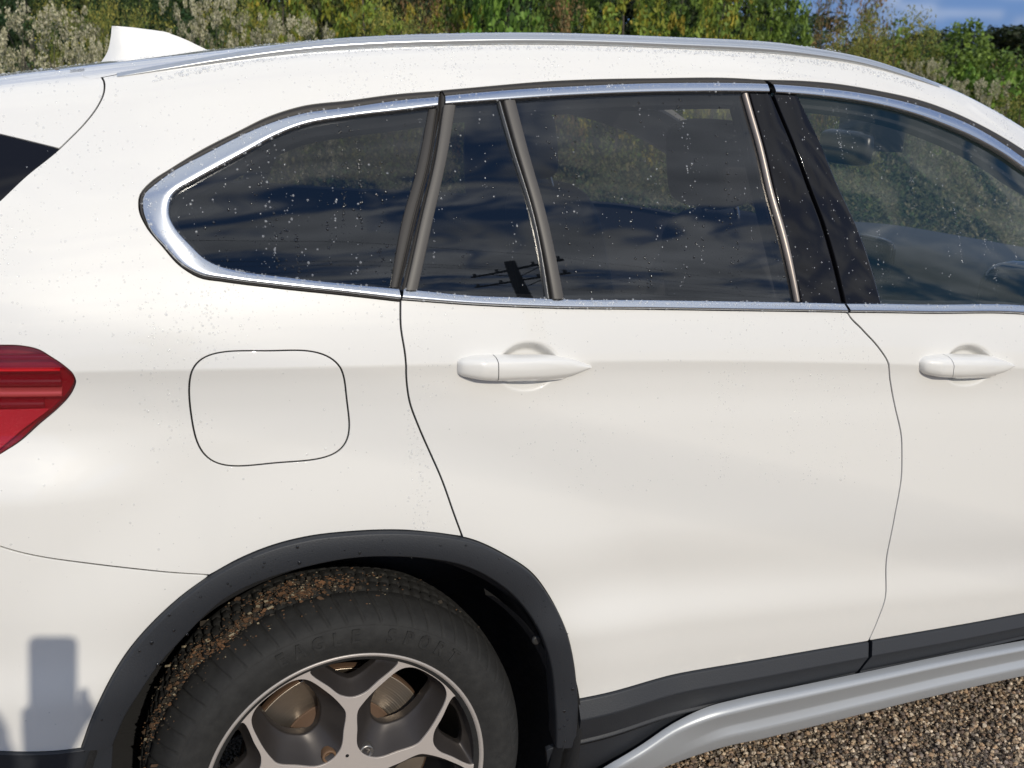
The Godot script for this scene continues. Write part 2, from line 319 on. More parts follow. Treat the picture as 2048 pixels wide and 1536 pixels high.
func chord(a: PackedVector2Array, b := PackedVector2Array()) -> PackedFloat32Array:
	var s := PackedFloat32Array([0.0])
	for i in range(1, a.size()):
		var d := a[i].distance_to(a[i - 1])
		if b.size():
			d = 0.5 * (d + b[i].distance_to(b[i - 1]))
		s.append(s[-1] + maxf(d, 1e-4))
	return s


func smooth(a: PackedVector2Array, step := 0.008) -> PackedVector2Array:
	var s := chord(a)
	return smooth_with(a, s, maxi(2, int(s[-1] / step) + 1))


func curve(called: String, step := 0.008) -> PackedVector2Array:
	return smooth(pts(called), step)


func loop(a: PackedVector2Array, step := 0.006) -> PackedVector2Array:
	var b := PackedVector2Array([a[-2], a[-1]])
	b.append_array(a)
	b.append(a[0])
	b.append(a[1])
	var s := chord(b)
	var fx := flat(b, s, 0)
	var fv := flat(b, s, 1)
	var l := s[a.size() + 2] - s[2]
	var n := maxi(8, int(l / step))
	var o := PackedVector2Array()
	for i in n:
		var t := s[2] + l * i / n
		o.append(Vector2(pw(t, fx), pw(t, fv)))
	return o


func relaxed(a: PackedVector2Array, times: int) -> PackedVector2Array:      # evens out a closed outline
	var p := a
	for k in times:
		var o := PackedVector2Array()
		for i in p.size():
			o.append(p[i] * .5 + (p[(i + 1) % p.size()] + p[i - 1]) * .25)
		p = o
	return p


func rev(a: PackedVector2Array) -> PackedVector2Array:
	var b := a.duplicate()
	b.reverse()
	return b


func joined(list: Array) -> PackedVector2Array:
	var o := PackedVector2Array()
	for a in list:
		for p in (a as PackedVector2Array):
			if o.is_empty() or o[-1].distance_to(p) > 0.0008:
				o.append(p)
	if o[0].distance_to(o[-1]) < 0.0008:
		o.remove_at(o.size() - 1)
	return o


func dense(poly: PackedVector2Array, step := 0.008) -> PackedVector2Array:
	var o := PackedVector2Array()
	for i in poly.size():
		var a := poly[i]
		var b := poly[(i + 1) % poly.size()]
		var n := maxi(1, int(ceil(a.distance_to(b) / step)))
		for k in n:
			o.append(a.lerp(b, float(k) / n))
	return o


func largest(polys: Array) -> PackedVector2Array:
	var best := PackedVector2Array()
	var area := -1.0
	for p in polys:
		var s := 0.0
		for i in p.size():
			s += p[i].cross(p[(i + 1) % p.size()])
		if absf(s) > area and not Geometry2D.is_polygon_clockwise(p):
			area = absf(s)
			best = p
	return best


# Clipper works on a coarse integer grid: metres are scaled up for it
func scaled(p: PackedVector2Array, k: float) -> PackedVector2Array:
	var o := PackedVector2Array()
	for q in p:
		o.append(q * k)
	return o


func inset(poly: PackedVector2Array, by: float) -> PackedVector2Array:
	var p := poly
	if Geometry2D.is_polygon_clockwise(p):
		p = rev(p)
	var r := Geometry2D.offset_polygon(scaled(p, 1000.0), -by * 1000.0, Geometry2D.JOIN_ROUND)
	return scaled(largest(r), 0.001)


func cut(poly: PackedVector2Array, away: PackedVector2Array) -> PackedVector2Array:
	var p := rev(poly) if Geometry2D.is_polygon_clockwise(poly) else poly
	var a := rev(away) if Geometry2D.is_polygon_clockwise(away) else away
	return scaled(largest(Geometry2D.clip_polygons(scaled(p, 1000.0), scaled(a, 1000.0))), 0.001)


# ---------- meshes ----------
class Shape:
	var v := PackedVector3Array()
	var n := PackedVector3Array()
	var u := PackedVector2Array()
	var c := PackedColorArray()
	var i := PackedInt32Array()

	func add(p: Vector3, nn: Vector3, uv := Vector2.ZERO) -> int:
		v.append(p)
		n.append(nn)
		u.append(uv)
		return v.size() - 1

	func tri(a: int, b: int, d: int) -> void:      # front faces run clockwise as seen from the side the normals point to
		var x := (v[b] - v[a]).cross(v[d] - v[a])
		if x.length_squared() < 1e-20:
			return
		if x.dot(n[a] + n[b] + n[d]) > 0.0:
			i.append_array([a, d, b])
		else:
			i.append_array([a, b, d])

	func quad(a: int, b: int, d: int, e: int) -> void:
		tri(a, b, d)
		tri(a, d, e)

	func face(p: Array, nn: Vector3) -> void:
		var k := []
		for q in p:
			k.append(add(q, nn))
		for j in range(1, k.size() - 1):
			tri(k[0], k[j], k[j + 1])

	# rows of points; smooth normals; across = the side that faces out
	func grid(rows: Array, closed := false, flip := false) -> void:
		var h: int = rows.size()
		var w: int = rows[0].size()
		var at := v.size()
		for r in h:
			for q in w:
				var r0: int = maxi(r - 1, 0)
				var r1: int = mini(r + 1, h - 1)
				var q0: int = (q - 1 + w) % w if closed else maxi(q - 1, 0)
				var q1: int = (q + 1) % w if closed else mini(q + 1, w - 1)
				var du: Vector3 = rows[r][q1] - rows[r][q0]
				var dr: Vector3 = rows[r1][q] - rows[r0][q]
				var nn := du.cross(dr).normalized()
				if nn == Vector3.ZERO:
					nn = Vector3.UP
				add(rows[r][q], -nn if flip else nn, Vector2(float(q) / (w - 1), float(r) / maxi(h - 1, 1)))
		for r in h - 1:
			for q in (w if closed else w - 1):
				var q2: int = (q + 1) % w
				quad(at + r * w + q, at + r * w + q2, at + (r + 1) * w + q2, at + (r + 1) * w + q)

	func box(lo: Vector3, hi: Vector3, t := Transform3D()) -> void:
		for ax in 3:
			for s in [0, 1]:
				var b := (ax + 1) % 3
				var d := (ax + 2) % 3
				var p := []
				for k in [[0, 0], [1, 0], [1, 1], [0, 1]]:
					var q := Vector3.ZERO
					q[ax] = hi[ax] if s else lo[ax]
					q[b] = hi[b] if k[0] else lo[b]
					q[d] = hi[d] if k[1] else lo[d]
					p.append(t * q)
				var nn := Vector3.ZERO
				nn[ax] = 1.0 if s else -1.0
				face(p, (t.basis * nn).normalized())

	func tube(path: PackedVector3Array, rad: PackedFloat32Array, sides := 8) -> void:
		var rows := []
		var ref := Vector3.UP
		for k in path.size():
			var d := (path[mini(k + 1, path.size() - 1)] - path[maxi(k - 1, 0)]).normalized()
			if absf(d.dot(ref)) > 0.95:
				ref = Vector3.RIGHT if absf(d.x) < 0.9 else Vector3.BACK
			var a := d.cross(ref).normalized()
			var b := d.cross(a)
			var ring := PackedVector3Array()
			for q in sides:
				var t := TAU * q / sides
				ring.append(path[k] + (a * cos(t) + b * sin(t)) * rad[mini(k, rad.size() - 1)])
			rows.append(ring)
		grid(rows, true, false)
		for e in [0, path.size() - 1]:
			var nn := (path[0] - path[1]).normalized() if e == 0 else (path[-1] - path[-2]).normalized()
			face(Array(rows[e]), nn)

	func made() -> ArrayMesh:
		var a := []
		a.resize(Mesh.ARRAY_MAX)
		a[Mesh.ARRAY_VERTEX] = v
		a[Mesh.ARRAY_NORMAL] = n
		a[Mesh.ARRAY_TEX_UV] = u
		if c.size() == v.size():
			a[Mesh.ARRAY_COLOR] = c
		a[Mesh.ARRAY_INDEX] = i
		var m := ArrayMesh.new()
		m.add_surface_from_arrays(Mesh.PRIMITIVE_TRIANGLES, a)
		return m


func steps(lo: float, hi: float, step: float, fine := []) -> PackedFloat32Array:
	# grid lines, denser inside the given [from, to, step] stretches
	var o := PackedFloat32Array()
	var x := lo
	while x < hi - 1e-4:
		o.append(x)
		var s := step
		for f in fine:
			if x >= f[0] - 1e-5 and x < f[1]:
				s = minf(s, f[2])
			elif x < f[0] and x + s > f[0]:
				s = f[0] - x
		x += maxf(s, 5e-4)
	o.append(hi)
	return o


# A sheet over a polygon with holes: grid cells, those on the border clipped to it, and a rolled lip along every border
func sheet(map: Callable, poly: PackedVector2Array, holes: Array, xs: PackedFloat32Array, ys: PackedFloat32Array, lip := 0.012, round_off := 0.0012) -> ArrayMesh:
	var sh := Shape.new()
	var cache := {}
	var marked := {}
	var loops := [poly]
	loops.append_array(holes)
	var lo := Vector2(1e9, 1e9)
	var hi := -lo
	for p in poly:
		lo = lo.min(p)
		hi = hi.max(p)
	for l in loops:
		for i in l.size():
			var a: Vector2 = l[i]
			var b: Vector2 = l[(i + 1) % l.size()]
			var n := maxi(1, int(a.distance_to(b) / 0.001))
			for k in n + 1:
				var p := a.lerp(b, float(k) / n)
				for e in [Vector2(0, 0), Vector2(1e-4, 0), Vector2(-1e-4, 0), Vector2(0, 1e-4), Vector2(0, -1e-4)]:
					var ci := xs.bsearch(p.x + e.x) - 1
					var cj := ys.bsearch(p.y + e.y) - 1
					marked[ci * 4096 + cj] = true
	var vert := func(p: Vector2) -> int:
		var key := Vector2i(roundi(p.x * 50000.0), roundi(p.y * 50000.0))
		if not cache.has(key):
			var m: Array = map.call(p)
			cache[key] = sh.add(m[0], m[1], p)
		return cache[key]
	for i in xs.size() - 1:
		if xs[i + 1] < lo.x or xs[i] > hi.x:
			continue
		for j in ys.size() - 1:
			if ys[j + 1] < lo.y or ys[j] > hi.y:
				continue
			var r := PackedVector2Array([Vector2(xs[i], ys[j]), Vector2(xs[i + 1], ys[j]), Vector2(xs[i + 1], ys[j + 1]), Vector2(xs[i], ys[j + 1])])
			if not marked.has(i * 4096 + j):
				var mid := (r[0] + r[2]) * 0.5
				var votes := 0                       # one ray can graze a corner of the outline, three do not
				for e in [Vector2.ZERO, Vector2(1.3e-4, 2.1e-4), Vector2(-2.3e-4, -1.1e-4)]:
					votes += int(Geometry2D.is_point_in_polygon(mid + e, poly))
				if votes < 2:
					continue
				var out := false
				for h in holes:
					out = out or Geometry2D.is_point_in_polygon(mid, h)
				if not out:
					sh.quad(vert.call(r[0]), vert.call(r[1]), vert.call(r[2]), vert.call(r[3]))
				continue
			var pieces := Geometry2D.intersect_polygons(scaled(r, 10000.0), scaled(poly, 10000.0))
			for h in holes:
				var left := []
				for p in pieces:
					left.append_array(Geometry2D.clip_polygons(p, scaled(h, 10000.0)))
				pieces.assign(left)
			for p in pieces:
				if p.size() < 3 or Geometry2D.is_polygon_clockwise(p):
					continue
				var t := Geometry2D.triangulate_polygon(p)
				for k in t.size() / 3:
					sh.tri(vert.call(p[t[3 * k]] * 1e-4), vert.call(p[t[3 * k + 1]] * 1e-4), vert.call(p[t[3 * k + 2]] * 1e-4))
	if lip > 0.0:
		for l in loops:
			var d := dense(l, 0.008)
			var ccw := not Geometry2D.is_polygon_clockwise(d)
			var is_hole: bool = l != poly
			var n := d.size()
			var rows := [[], [], [], []]
			for i in n:
				var tang := (d[(i + 1) % n] - d[(i - 1 + n) % n]).normalized()
				var out2 := Vector2(tang.y, -tang.x) * (1.0 if ccw else -1.0) * (-1.0 if is_hole else 1.0)
				var m: Array = map.call(d[i])
				var m2: Array = map.call(d[i] + out2 * 0.002)
				var o: Vector3 = (m2[0] - m[0])
				o = (o - m[1] * o.dot(m[1])).normalized()
				rows[0].append([m[0], m[1]])
				rows[1].append([m[0] + o * round_off * 0.6 - m[1] * round_off * 0.3, (m[1] * 0.8 + o * 0.6).normalized()])
				rows[2].append([m[0] + o * round_off - m[1] * round_off, (m[1] * 0.2 + o).normalized()])
				rows[3].append([m[0] + o * round_off - m[1] * lip, o])
			var at := sh.v.size()
			for r in 4:
				for q in rows[r]:
					sh.add(q[0], q[1])
			for r in 3:
				for i in n:
					var i2 := (i + 1) % n
					sh.quad(at + r * n + i, at + r * n + i2, at + (r + 1) * n + i2, at + (r + 1) * n + i)
	return sh.made()


# A strip between two outlines on the body; prof lists t, height, t, height ...
func ribbon_rows(a: PackedVector2Array, b: PackedVector2Array, prof: Array, off := 0.0) -> Array:
	var rows := []
	for k in prof.size() / 2:
		var row := PackedVector3Array()
		for i in a.size():
			var p := a[i].lerp(b[i], prof[2 * k])
			row.append(on_body(p, off + prof[2 * k + 1]))
		rows.append(row)
	return rows


func ribbon(a: PackedVector2Array, b: PackedVector2Array, prof: Array, off := 0.0, caps := true) -> ArrayMesh:
	var sh := Shape.new()
	var rows := ribbon_rows(a, b, prof, off)
	var mid := a.size() / 2
	var n: Vector3 = (rows[0][mini(mid + 1, a.size() - 1)] - rows[0][mid - 1]).cross(rows[-1][mid] - rows[0][mid])
	sh.grid(rows, false, n.dot(body_n(a[mid].x, a[mid].y)) < 0.0)
	if caps:
		for e in [0, a.size() - 1]:
			var p := []
			for r in rows:
				p.append(r[e])
			var nn: Vector3 = (rows[0][e] - rows[0][1 if e == 0 else e - 1]).normalized()
			sh.face(p, nn)
	return sh.made()


# the same with a height that changes along the strip: high(u, t), u and t from 0 to 1
func ribbon_with(a: PackedVector2Array, b: PackedVector2Array, ts: Array, high: Callable, off := 0.0) -> ArrayMesh:
	var sh := Shape.new()
	var rows := []
	for k in ts.size():
		var row := PackedVector3Array()
		for i in a.size():
			row.append(on_body(a[i].lerp(b[i], ts[k]), off + high.call(float(i) / (a.size() - 1), k)))
		rows.append(row)
	var mid := a.size() / 2
	var n: Vector3 = (rows[0][mini(mid + 1, a.size() - 1)] - rows[0][mid - 1]).cross(rows[-1][mid] - rows[0][mid])
	sh.grid(rows, false, n.dot(body_n(a[mid].x, a[mid].y)) < 0.0)
	for e in [0, a.size() - 1]:
		var p := []
		for r in rows:
			p.append(r[e])
		sh.face(p, (rows[0][e] - rows[0][1 if e == 0 else e - 1]).normalized())
	return sh.made()


func pair(called: String, step := 0.01) -> Array:
	var a := pts(called + "_a")
	var b := pts(called + "_b")
	var s := chord(a, b)
	var n := maxi(3, int(s[-1] / step) + 1)
	return [smooth_with(a, s, n), smooth_with(b, s, n)]


func lathe(prof: Array, segs := 96, from := 0.0, to := TAU) -> Shape:      # prof: along the axle z, radius, ...
	var sh := Shape.new()
	var rows := []
	var closed := to - from > TAU - 1e-3
	for i in prof.size() / 2:
		var ring := PackedVector3Array()
		for k in (segs if closed else segs + 1):
			var t := from + (to - from) * k / segs
			ring.append(Vector3(cos(t) * prof[2 * i + 1], sin(t) * prof[2 * i + 1], prof[2 * i]))
		rows.append(ring)
	sh.grid(rows, closed)
	return sh


# ---------- nodes ----------
func numbered(called: String) -> String:
	counts[called] = counts.get(called, 0) + 1
	return called if counts[called] == 1 else "%s_%03d" % [called, counts[called] - 1]


func put(called: String, mesh: Mesh, m: Material, parent: Node) -> MeshInstance3D:
	var o := MeshInstance3D.new()
	o.mesh = mesh
	o.material_override = m
	o.name = numbered(called) if parent == self else called
	parent.add_child(o, true)
	return o


func thing(called: String, label: String, category: String, at := Vector3.ZERO, group := "") -> Node3D:
	var o := Node3D.new()
	o.name = numbered(called)
	add_child(o, true)
	o.position = at
	tag(o, label, category, group)
	return o


func tag(o: Node, label: String, category := "", group := "", kind := "") -> void:
	if label:
		o.set_meta("label", label)
	if category:
		o.set_meta("category", category)
	if group:
		o.set_meta("group", group)
	if kind:
		o.set_meta("kind", kind)


func scatter(called: String, mesh: Mesh, m: Material, places: Array, parent: Node, tints := []) -> MultiMeshInstance3D:
	var mm := MultiMesh.new()
	mm.transform_format = MultiMesh.TRANSFORM_3D
	mm.use_colors = tints.size() > 0
	mm.mesh = mesh
	mm.instance_count = places.size()
	for i in places.size():
		mm.set_instance_transform(i, places[i])
		if tints.size():
			mm.set_instance_color(i, tints[i])
	var o := MultiMeshInstance3D.new()
	o.multimesh = mm
	o.material_override = m
	o.name = numbered(called) if parent == self else called
	o.set_meta("kind", "stuff")
	parent.add_child(o, true)
	return o


func rgb(r: float, g: float, b: float) -> Color:        # base colours are given as linear values
	return Color(r, g, b).linear_to_srgb()


func plain(r: float, g: float, b: float, rough := 0.5, metal := 0.0, spec := 0.5) -> StandardMaterial3D:
	var m := StandardMaterial3D.new()
	m.albedo_color = rgb(r, g, b)
	m.roughness = rough
	m.metallic = metal
	m.metallic_specular = spec
	return m


func noise_tex(size: int, freq: float, octaves: int, lo: Color, hi: Color, normal := false, bump_by := 4.0, sd := 1) -> NoiseTexture2D:
	var f := FastNoiseLite.new()
	f.seed = sd
	f.noise_type = FastNoiseLite.TYPE_SIMPLEX_SMOOTH
	f.frequency = freq
	f.fractal_octaves = octaves
	var t := NoiseTexture2D.new()
	t.width = size
	t.height = size
	t.seamless = true
	t.noise = f
	if normal:
		t.as_normal_map = true
		t.bump_strength = bump_by
	else:
		var g := Gradient.new()
		g.set_color(0, lo)
		g.set_color(1, hi)
		t.color_ramp = g
	return t


# ---------- the car ----------
func make_materials() -> void:
	var p := plain(.81, .80, .768, .42)
	p.clearcoat_enabled = true
	p.clearcoat = 1.0
	p.clearcoat_roughness = 0.03
	mat.paint = p
	mat.chrome = plain(.66, .685, .72, .26, 1.0)
	mat.silver = plain(.44, .46, .48, .42, .4)
	mat.rail = plain(.62, .64, .65, .32, .75)
	mat.rubber = plain(.030, .027, .025, .6)
	mat.gloss = plain(.010, .010, .012, .05, 0.0, .38)
	mat.grey = plain(.095, .088, .080, .5)
	mat.strip = plain(.46, .40, .35, .42, .6)
	mat.line = plain(.5, .49, .46, .35, .8)
	var c := plain(.022, .025, .031, .55)
	c.normal_enabled = true
	c.normal_texture = noise_tex(256, .12, 2, Color.BLACK, Color.WHITE, true, 2.0, 3)
	c.normal_scale = 0.25
	c.uv1_triplanar = true
	c.uv1_scale = Vector3(9, 9, 9)
	mat.cladding = c
	mat.dark = plain(.006, .006, .007, .85)
	mat.inner = plain(.018, .019, .022, .8)
	mat.seat = plain(.020, .020, .023, .7)
	mat.tint = glass(Color(.004, .006, .009, .56))
	mat.clear = glass(Color(.012, .045, .045, .20))
	mat.screen = glass(Color(.012, .030, .030, .12))
	var d := StandardMaterial3D.new()
	d.refraction_enabled = true
	d.refraction_scale = 0.033
	d.albedo_color = Color(1, 1, 1, 0)
	d.roughness = 0.0
	mat.drop = d
	var e := glass(Color(.72, .75, .78, .14))
	e.roughness = .11
	mat.bead = e
	var k := glass(Color(.75, .78, .82, .20))
	k.roughness = .18
	mat.drop = k
	mat.wet = glass(Color(.003, .003, .004, .6))
	mat.wet.roughness = .13


func glass(c: Color) -> StandardMaterial3D:
	var m := StandardMaterial3D.new()
	m.transparency = BaseMaterial3D.TRANSPARENCY_ALPHA
	var s := rgb(c.r, c.g, c.b)
	s.a = c.a
	m.albedo_color = s
	m.roughness = 0.0
	m.metallic_specular = 0.707
	return m


func drop_shape() -> ArrayMesh:
	var sh := Shape.new()
	var rows := []
	for r in 5:
		var t := PI / 2 * r / 4.0
		var ring := PackedVector3Array()
		for q in 9:
			ring.append(Vector3(cos(TAU * q / 9) * cos(t) if r < 4 else 0.001 * cos(TAU * q / 9), 0.62 * sin(t), sin(TAU * q / 9) * (cos(t) if r < 4 else 0.001)))
		rows.append(ring)
	sh.grid(rows, true, false)
	return sh.made()


var drop_mesh: ArrayMesh

func drops(called: String, parent: Node, poly: PackedVector2Array, n: int, rmin: float, rmax: float, off: float, m: Material, columns := 0) -> void:
	var lo := Vector2(1e9, 1e9)
	var hi := -lo
	for p in poly:
		lo = lo.min(p)
		hi = hi.max(p)
	var cols := []
	for k in columns:
		cols.append([rng.randf_range(lo.x, hi.x), rng.randf_range(lo.y, hi.y), rng.randf_range(.03, .16), rng.randf_range(.001, .006) * (1.0 if m == mat.drop else 1.0 if m == mat.wet else 5.0), rng.randf_range(-.12, .12)])
	var places := []
	var tries := 0
	while places.size() < n and tries < n * 30:
		tries += 1
		var p := Vector2(rng.randf_range(lo.x, hi.x), rng.randf_range(lo.y, hi.y))
		if columns > 0 and rng.randf() < 0.72:
			var c: Array = cols[rng.randi() % cols.size()]
			var t: float = rng.randf_range(-1, 1) * c[2]
			p = Vector2(c[0] + c[4] * t + rng.randfn(0, c[3]), c[1] + t)
		if not Geometry2D.is_point_in_polygon(p, poly):
			continue
		var r := rmin + (rmax - rmin) * pow(rng.randf(), 3.0)
		places.append(on_frame(p, off, r, rng.randf_range(.85, 1.3)))
	scatter(called, drop_mesh, m, places, parent)


func on_frame(p: Vector2, off: float, r: float, tall := 1.0) -> Transform3D:
	var n := body_n(p.x, p.y)
	var x := Vector3.RIGHT - n * n.x
	x = x.normalized()
	var z := x.cross(n).normalized()
	return Transform3D(Basis(x * r, n * r, z * r * tall), on_body(p, off))


func window_polys() -> Dictionary:
	var o := {}
	var q: PackedVector2Array = pair("quarter_chrome")[1]
	o.quarter = inset(q, -.005)
	var top: PackedVector2Array = pair("rear_top_chrome")[1]
	var low: PackedVector2Array = pair("rear_belt_chrome")[0]
	var ps: PackedVector2Array = pair("pillar_strip")[1]
	var all := joined([top, PackedVector2Array([ps[-1]]), rev(low)])
	all = inset(all, -.004)
	var dv: Array = pair("divider")
	var mid := PackedVector2Array()
	for i in dv[0].size():
		mid.append(dv[0][i].lerp(dv[1][i], .5))
	var d0 := mid[0] + (mid[0] - mid[-1]).normalized() * .1
	var d1 := mid[-1] + (mid[-1] - mid[0]).normalized() * .1
	var right := joined([PackedVector2Array([d0]), mid, PackedVector2Array([d1, Vector2(2, -.5), Vector2(2, 1)])])
	o.rear_fixed = cut(all, right)
	var left := joined([PackedVector2Array([d0]), mid, PackedVector2Array([d1, Vector2(-2, -.5), Vector2(-2, 1)])])
	o.rear = cut(all, left)
	o.rear_all = all
	var ft: PackedVector2Array = pair("front_top_chrome")[1]
	var fl: PackedVector2Array = pair("front_belt_chrome")[0]
	var fp: PackedVector2Array = pair("front_pillar")[1]
	o.front = inset(joined([ft, rev(fl), rev(fp)]), -.004)
	return o


func quarter_poly(gap := true) -> PackedVector2Array:
	var arch := smooth(pts("arch_a").slice(6, 13))
	var gap_line := curve("rear_gap")
	arch[-1] = gap_line[-1]
	var seal := joined([rev(curve("quarter_seal")), curve("rear_seal"), curve("front_seal")])
	var p := joined([PackedVector2Array([Vector2(-.93, -.20), Vector2(-.7, -.225)]), curve("bumper_seam"), arch, rev(gap_line), seal, PackedVector2Array([Vector2(2.26, .11), Vector2(2.26, .48)]), rev(roof_edge()), PackedVector2Array([Vector2(-.36, .545), Vector2(-.93, .60)])])
	var ts := curve("tail_seam")
	p = cut(p, joined([ts, PackedVector2Array([Vector2(-.40, .62), Vector2(-.42, 1.3), Vector2(-1.1, 1.3), Vector2(-1.1, .0), Vector2(-.60, .19)])]))
	p = cut(p, tail_light_poly())
	return inset(p, .0022) if gap else p


func roof_edge() -> PackedVector2Array:        # where the roof meets the side frame, under the rail
	var o := PackedVector2Array()
	var a := [-0.311, 0.5504, -0.250, 0.5565, -0.043, 0.5780, 0.236, 0.5720, 0.618, 0.5696, 0.835, 0.5661, 0.992, 0.5611, 1.118, 0.5541, 1.211, 0.5522]
	for i in a.size() / 2:
		o.append(Vector2(a[2 * i], a[2 * i + 1] + .002))
	o.append_array([Vector2(1.36, .588), Vector2(1.5, .588), Vector2(1.8, .565), Vector2(2.2, .50)])
	return smooth(o, .015)


func tail_light_poly() -> PackedVector2Array:
	var l := curve("tail_light", .005)
	return joined([l, PackedVector2Array([Vector2(-.60, -.17), Vector2(-.95, -.20), Vector2(-.95, .06)])])


func wheel_hole(x: float, r: float) -> PackedVector2Array:
	var o := PackedVector2Array()
	for i in 48:
		var t := TAU * i / 48
		var px := x + cos(t) * r
		o.append(Vector2(px, v_at(px, .33 + sin(t) * r)))
	return o


func build_car() -> void:
	drop_mesh = drop_shape()
	car = thing("parked_car", "white five-door crossover car with wet paint and black cladding, parked on the gravel", "car")
	var win := window_polys()
	var hr := [pts("handle_top_r"), pts("handle_low_r"), pts("cup_r"), pts("handle_top_f"), pts("handle_low_f"), pts("cup_f")]
	for k in [2, 5]:
		var lo := Vector2(1e9, 1e9)
		var hi := -lo
		for p in hr[k]:
			lo = lo.min(p)
			hi = hi.max(p)
		cups.append([(lo.x + hi.x) / 2, (lo.y + hi.y) / 2, (hi.x - lo.x) / 2, (hi.y - lo.y) / 2 + .004, .018])
	var fine_x := []
	for c in cups:
		fine_x.append([c[0] - c[2] - .006, c[0] + c[2] + .006, .003])
	var xs := steps(-.96, 2.3, .02, fine_x)
	var vs := steps(-.72, .62, .012, [[-.03, .012, .004], [cups[0][1] - .05, cups[0][1] + .05, .003]])
	var m0 := body_map(0.0)

	# rear quarter and roof side, one stamping
	var q := quarter_poly()
	var fuel := inset(relaxed(loop(pts("fuel")), 22), -.0012)
	var quarter := put("quarter_panel", sheet(m0, q, [inset(fuel, -.0021)], xs, vs, .005, .0007), mat.paint, car)
	var flap := put("fuel_flap", sheet(m0, inset(fuel, .0019), [], xs, vs, .005, .0007), mat.paint, car)
	flap.set_meta("label", "rounded square fuel filler flap")
	var quarter_body := PackedVector2Array()
	for p in q:
		quarter_body.append(Vector2(minf(p.x, .5), p.y))
	drops("water_drops", quarter, q, 1900, .0007, .0022, 0.0, mat.bead, 30)
	drops("water_drops", quarter, upper_zone(q), 1500, .0007, .0020, 0.0, mat.bead)
	put("seal", ribbon(curve("quarter_seal"), seal_inner("quarter"), [0, -.005, .1, .001, .6, .002, 1, 0], 0.0), mat.rubber, quarter)
	var qc := pair("quarter_chrome", .008)
	var q_top := [-.003, .0015, .0030, .0050, .0068, .0072, .004, -.004]
	var q_low := [-.003, .0045, .0072, .0068, .0050, .0030, .0015, -.004]
	put("chrome_trim", ribbon_with(qc[0], qc[1], [0, 0, .08, .35, .65, .88, .97, 1], func(u: float, k: int) -> float: return lerpf(q_top[k], q_low[k], smoothstep(.48, .72, u))), mat.chrome, quarter)
	drops("trim_drops", quarter, ring_poly(qc[0], qc[1]), 800, .0006, .0026, .005, mat.drop)
	var qg := put("quarter_window", sheet(body_map(-.004), win.quarter, [], steps(-.4, .2, .02), steps(.1, .5, .02), 0.0), mat.tint, car)
	drops("water_drops", qg, inset(win.quarter, .012), 190, .0006, .0022, -.004, mat.drop, 15)
	drops("water_drops", qg, inset(win.quarter, .012), 380, .0007, .0027, -.004, mat.wet, 13)
	var gs := pair("glass_strip")
	put("edge_seal", ribbon(gs[0], gs[1], [0, -.004, .02, .001, .7, .0015, .75, -.001, .88, -.001, .92, .003, 1, .003, 1, -.01]), mat.rubber, qg)

	var gst := pair("gap_strip")
	put("pillar_seal", ribbon(gst[0], gst[1], [0, -.003, .35, -.003, .42, -.009, .5, -.009, .57, -.003, 1, -.003]), mat.rubber, quarter)

	# rear door
	var sill := pair("rear_cladding")[0] as PackedVector2Array
	var fg := curve("front_gap")
	var arch := smooth(pts("arch_a").slice(12, 21))
	var rg := curve("rear_gap")
	arch[0] = rg[-1]
	var rb: PackedVector2Array = pair("rear_belt_chrome")[1]
	var gap_low := PackedVector2Array()
	for p in fg:
		if p.y < rb[-1].y:
			gap_low.append(p)
	var rg_low := PackedVector2Array()
	for p in rg:
		if p.y < rb[0].y:
			rg_low.append(p)
	var rd := inset(joined([rg_low, arch, sill, rev(gap_low), rev(rb)]), .0022)
	var door := put("rear_door", sheet(m0, rd, [], xs, vs, .005, .0007), mat.paint, car)
	drops("water_drops", door, rd_drop_zone(rd), 950, .0006, .0018, 0.0, mat.bead, 22)
	handle(door, hr[0], hr[1])
	var rt := pair("rear_top_chrome")
	trim(door, rt)
	drops("trim_drops", door, ring_poly(rt[0], rt[1]), 204, .0006, .0026, .0052, mat.drop)
	var rbp := pair("rear_belt_chrome")
	trim(door, rbp)
	drops("trim_drops", door, ring_poly(rbp[0], rbp[1]), 816, .0006, .0026, .0052, mat.drop)
	put("seal", ribbon(curve("rear_seal"), smooth_with(rt[0], chord(rt[0]), curve("rear_seal").size()), [0, -.005, .1, .001, .6, .002, 1, 0]), mat.rubber, door)
	var ds := pair("door_strip")
	put("window_frame", ribbon(ds[0], ds[1], [0, -.012, 0, .003, .1, .0055, .5, .006, .9, .004, 1, .001, 1, -.006]), mat.grey, door)
	var dv := pair("divider")
	put("window_divider", ribbon(dv[0], dv[1], [0, -.004, 0, .004, .12, .006, .5, .0065, .9, .004, 1, -.003]), mat.grey, door)
	var de := pair("divider_edge")
	put("divider_edge", ribbon(de[0], de[1], [0, -.004, .2, .004, .8, .004, 1, -.004]), mat.line, door)
	put("divider_channel", ribbon(de[1], dv[0], [0, -.0035, 1, -.0035]), mat.dark, door)
	var strip := pair("pillar_strip")
	put("pillar_strip", ribbon(strip[0], strip[1], [0, -.004, 0, .003, .5, .005, 1, .003, 1, -.004]), mat.strip, door)
	var rp := pair("rear_pillar")
	var pil := put("pillar_cover", ribbon(rp[0], rp[1], [0, -.006, .0, .001, .04, .0016, .5, .0022, .96, .0016, 1, .001, 1, -.012]), mat.gloss, door)
	drops("pillar_drops", door, ring_poly(rp[0], rp[1]), 60, .0006, .0018, .002, mat.drop)
	put("fixed_window", sheet(body_map(-.004), win.rear_fixed, [], steps(0, .5, .02), steps(.05, .55, .02), 0.0), mat.tint, door)
	var rw := put("door_window", sheet(body_map(-.0045), win.rear, [], steps(.2, 1.0, .02), steps(.05, .55, .02), 0.0), mat.tint, door)
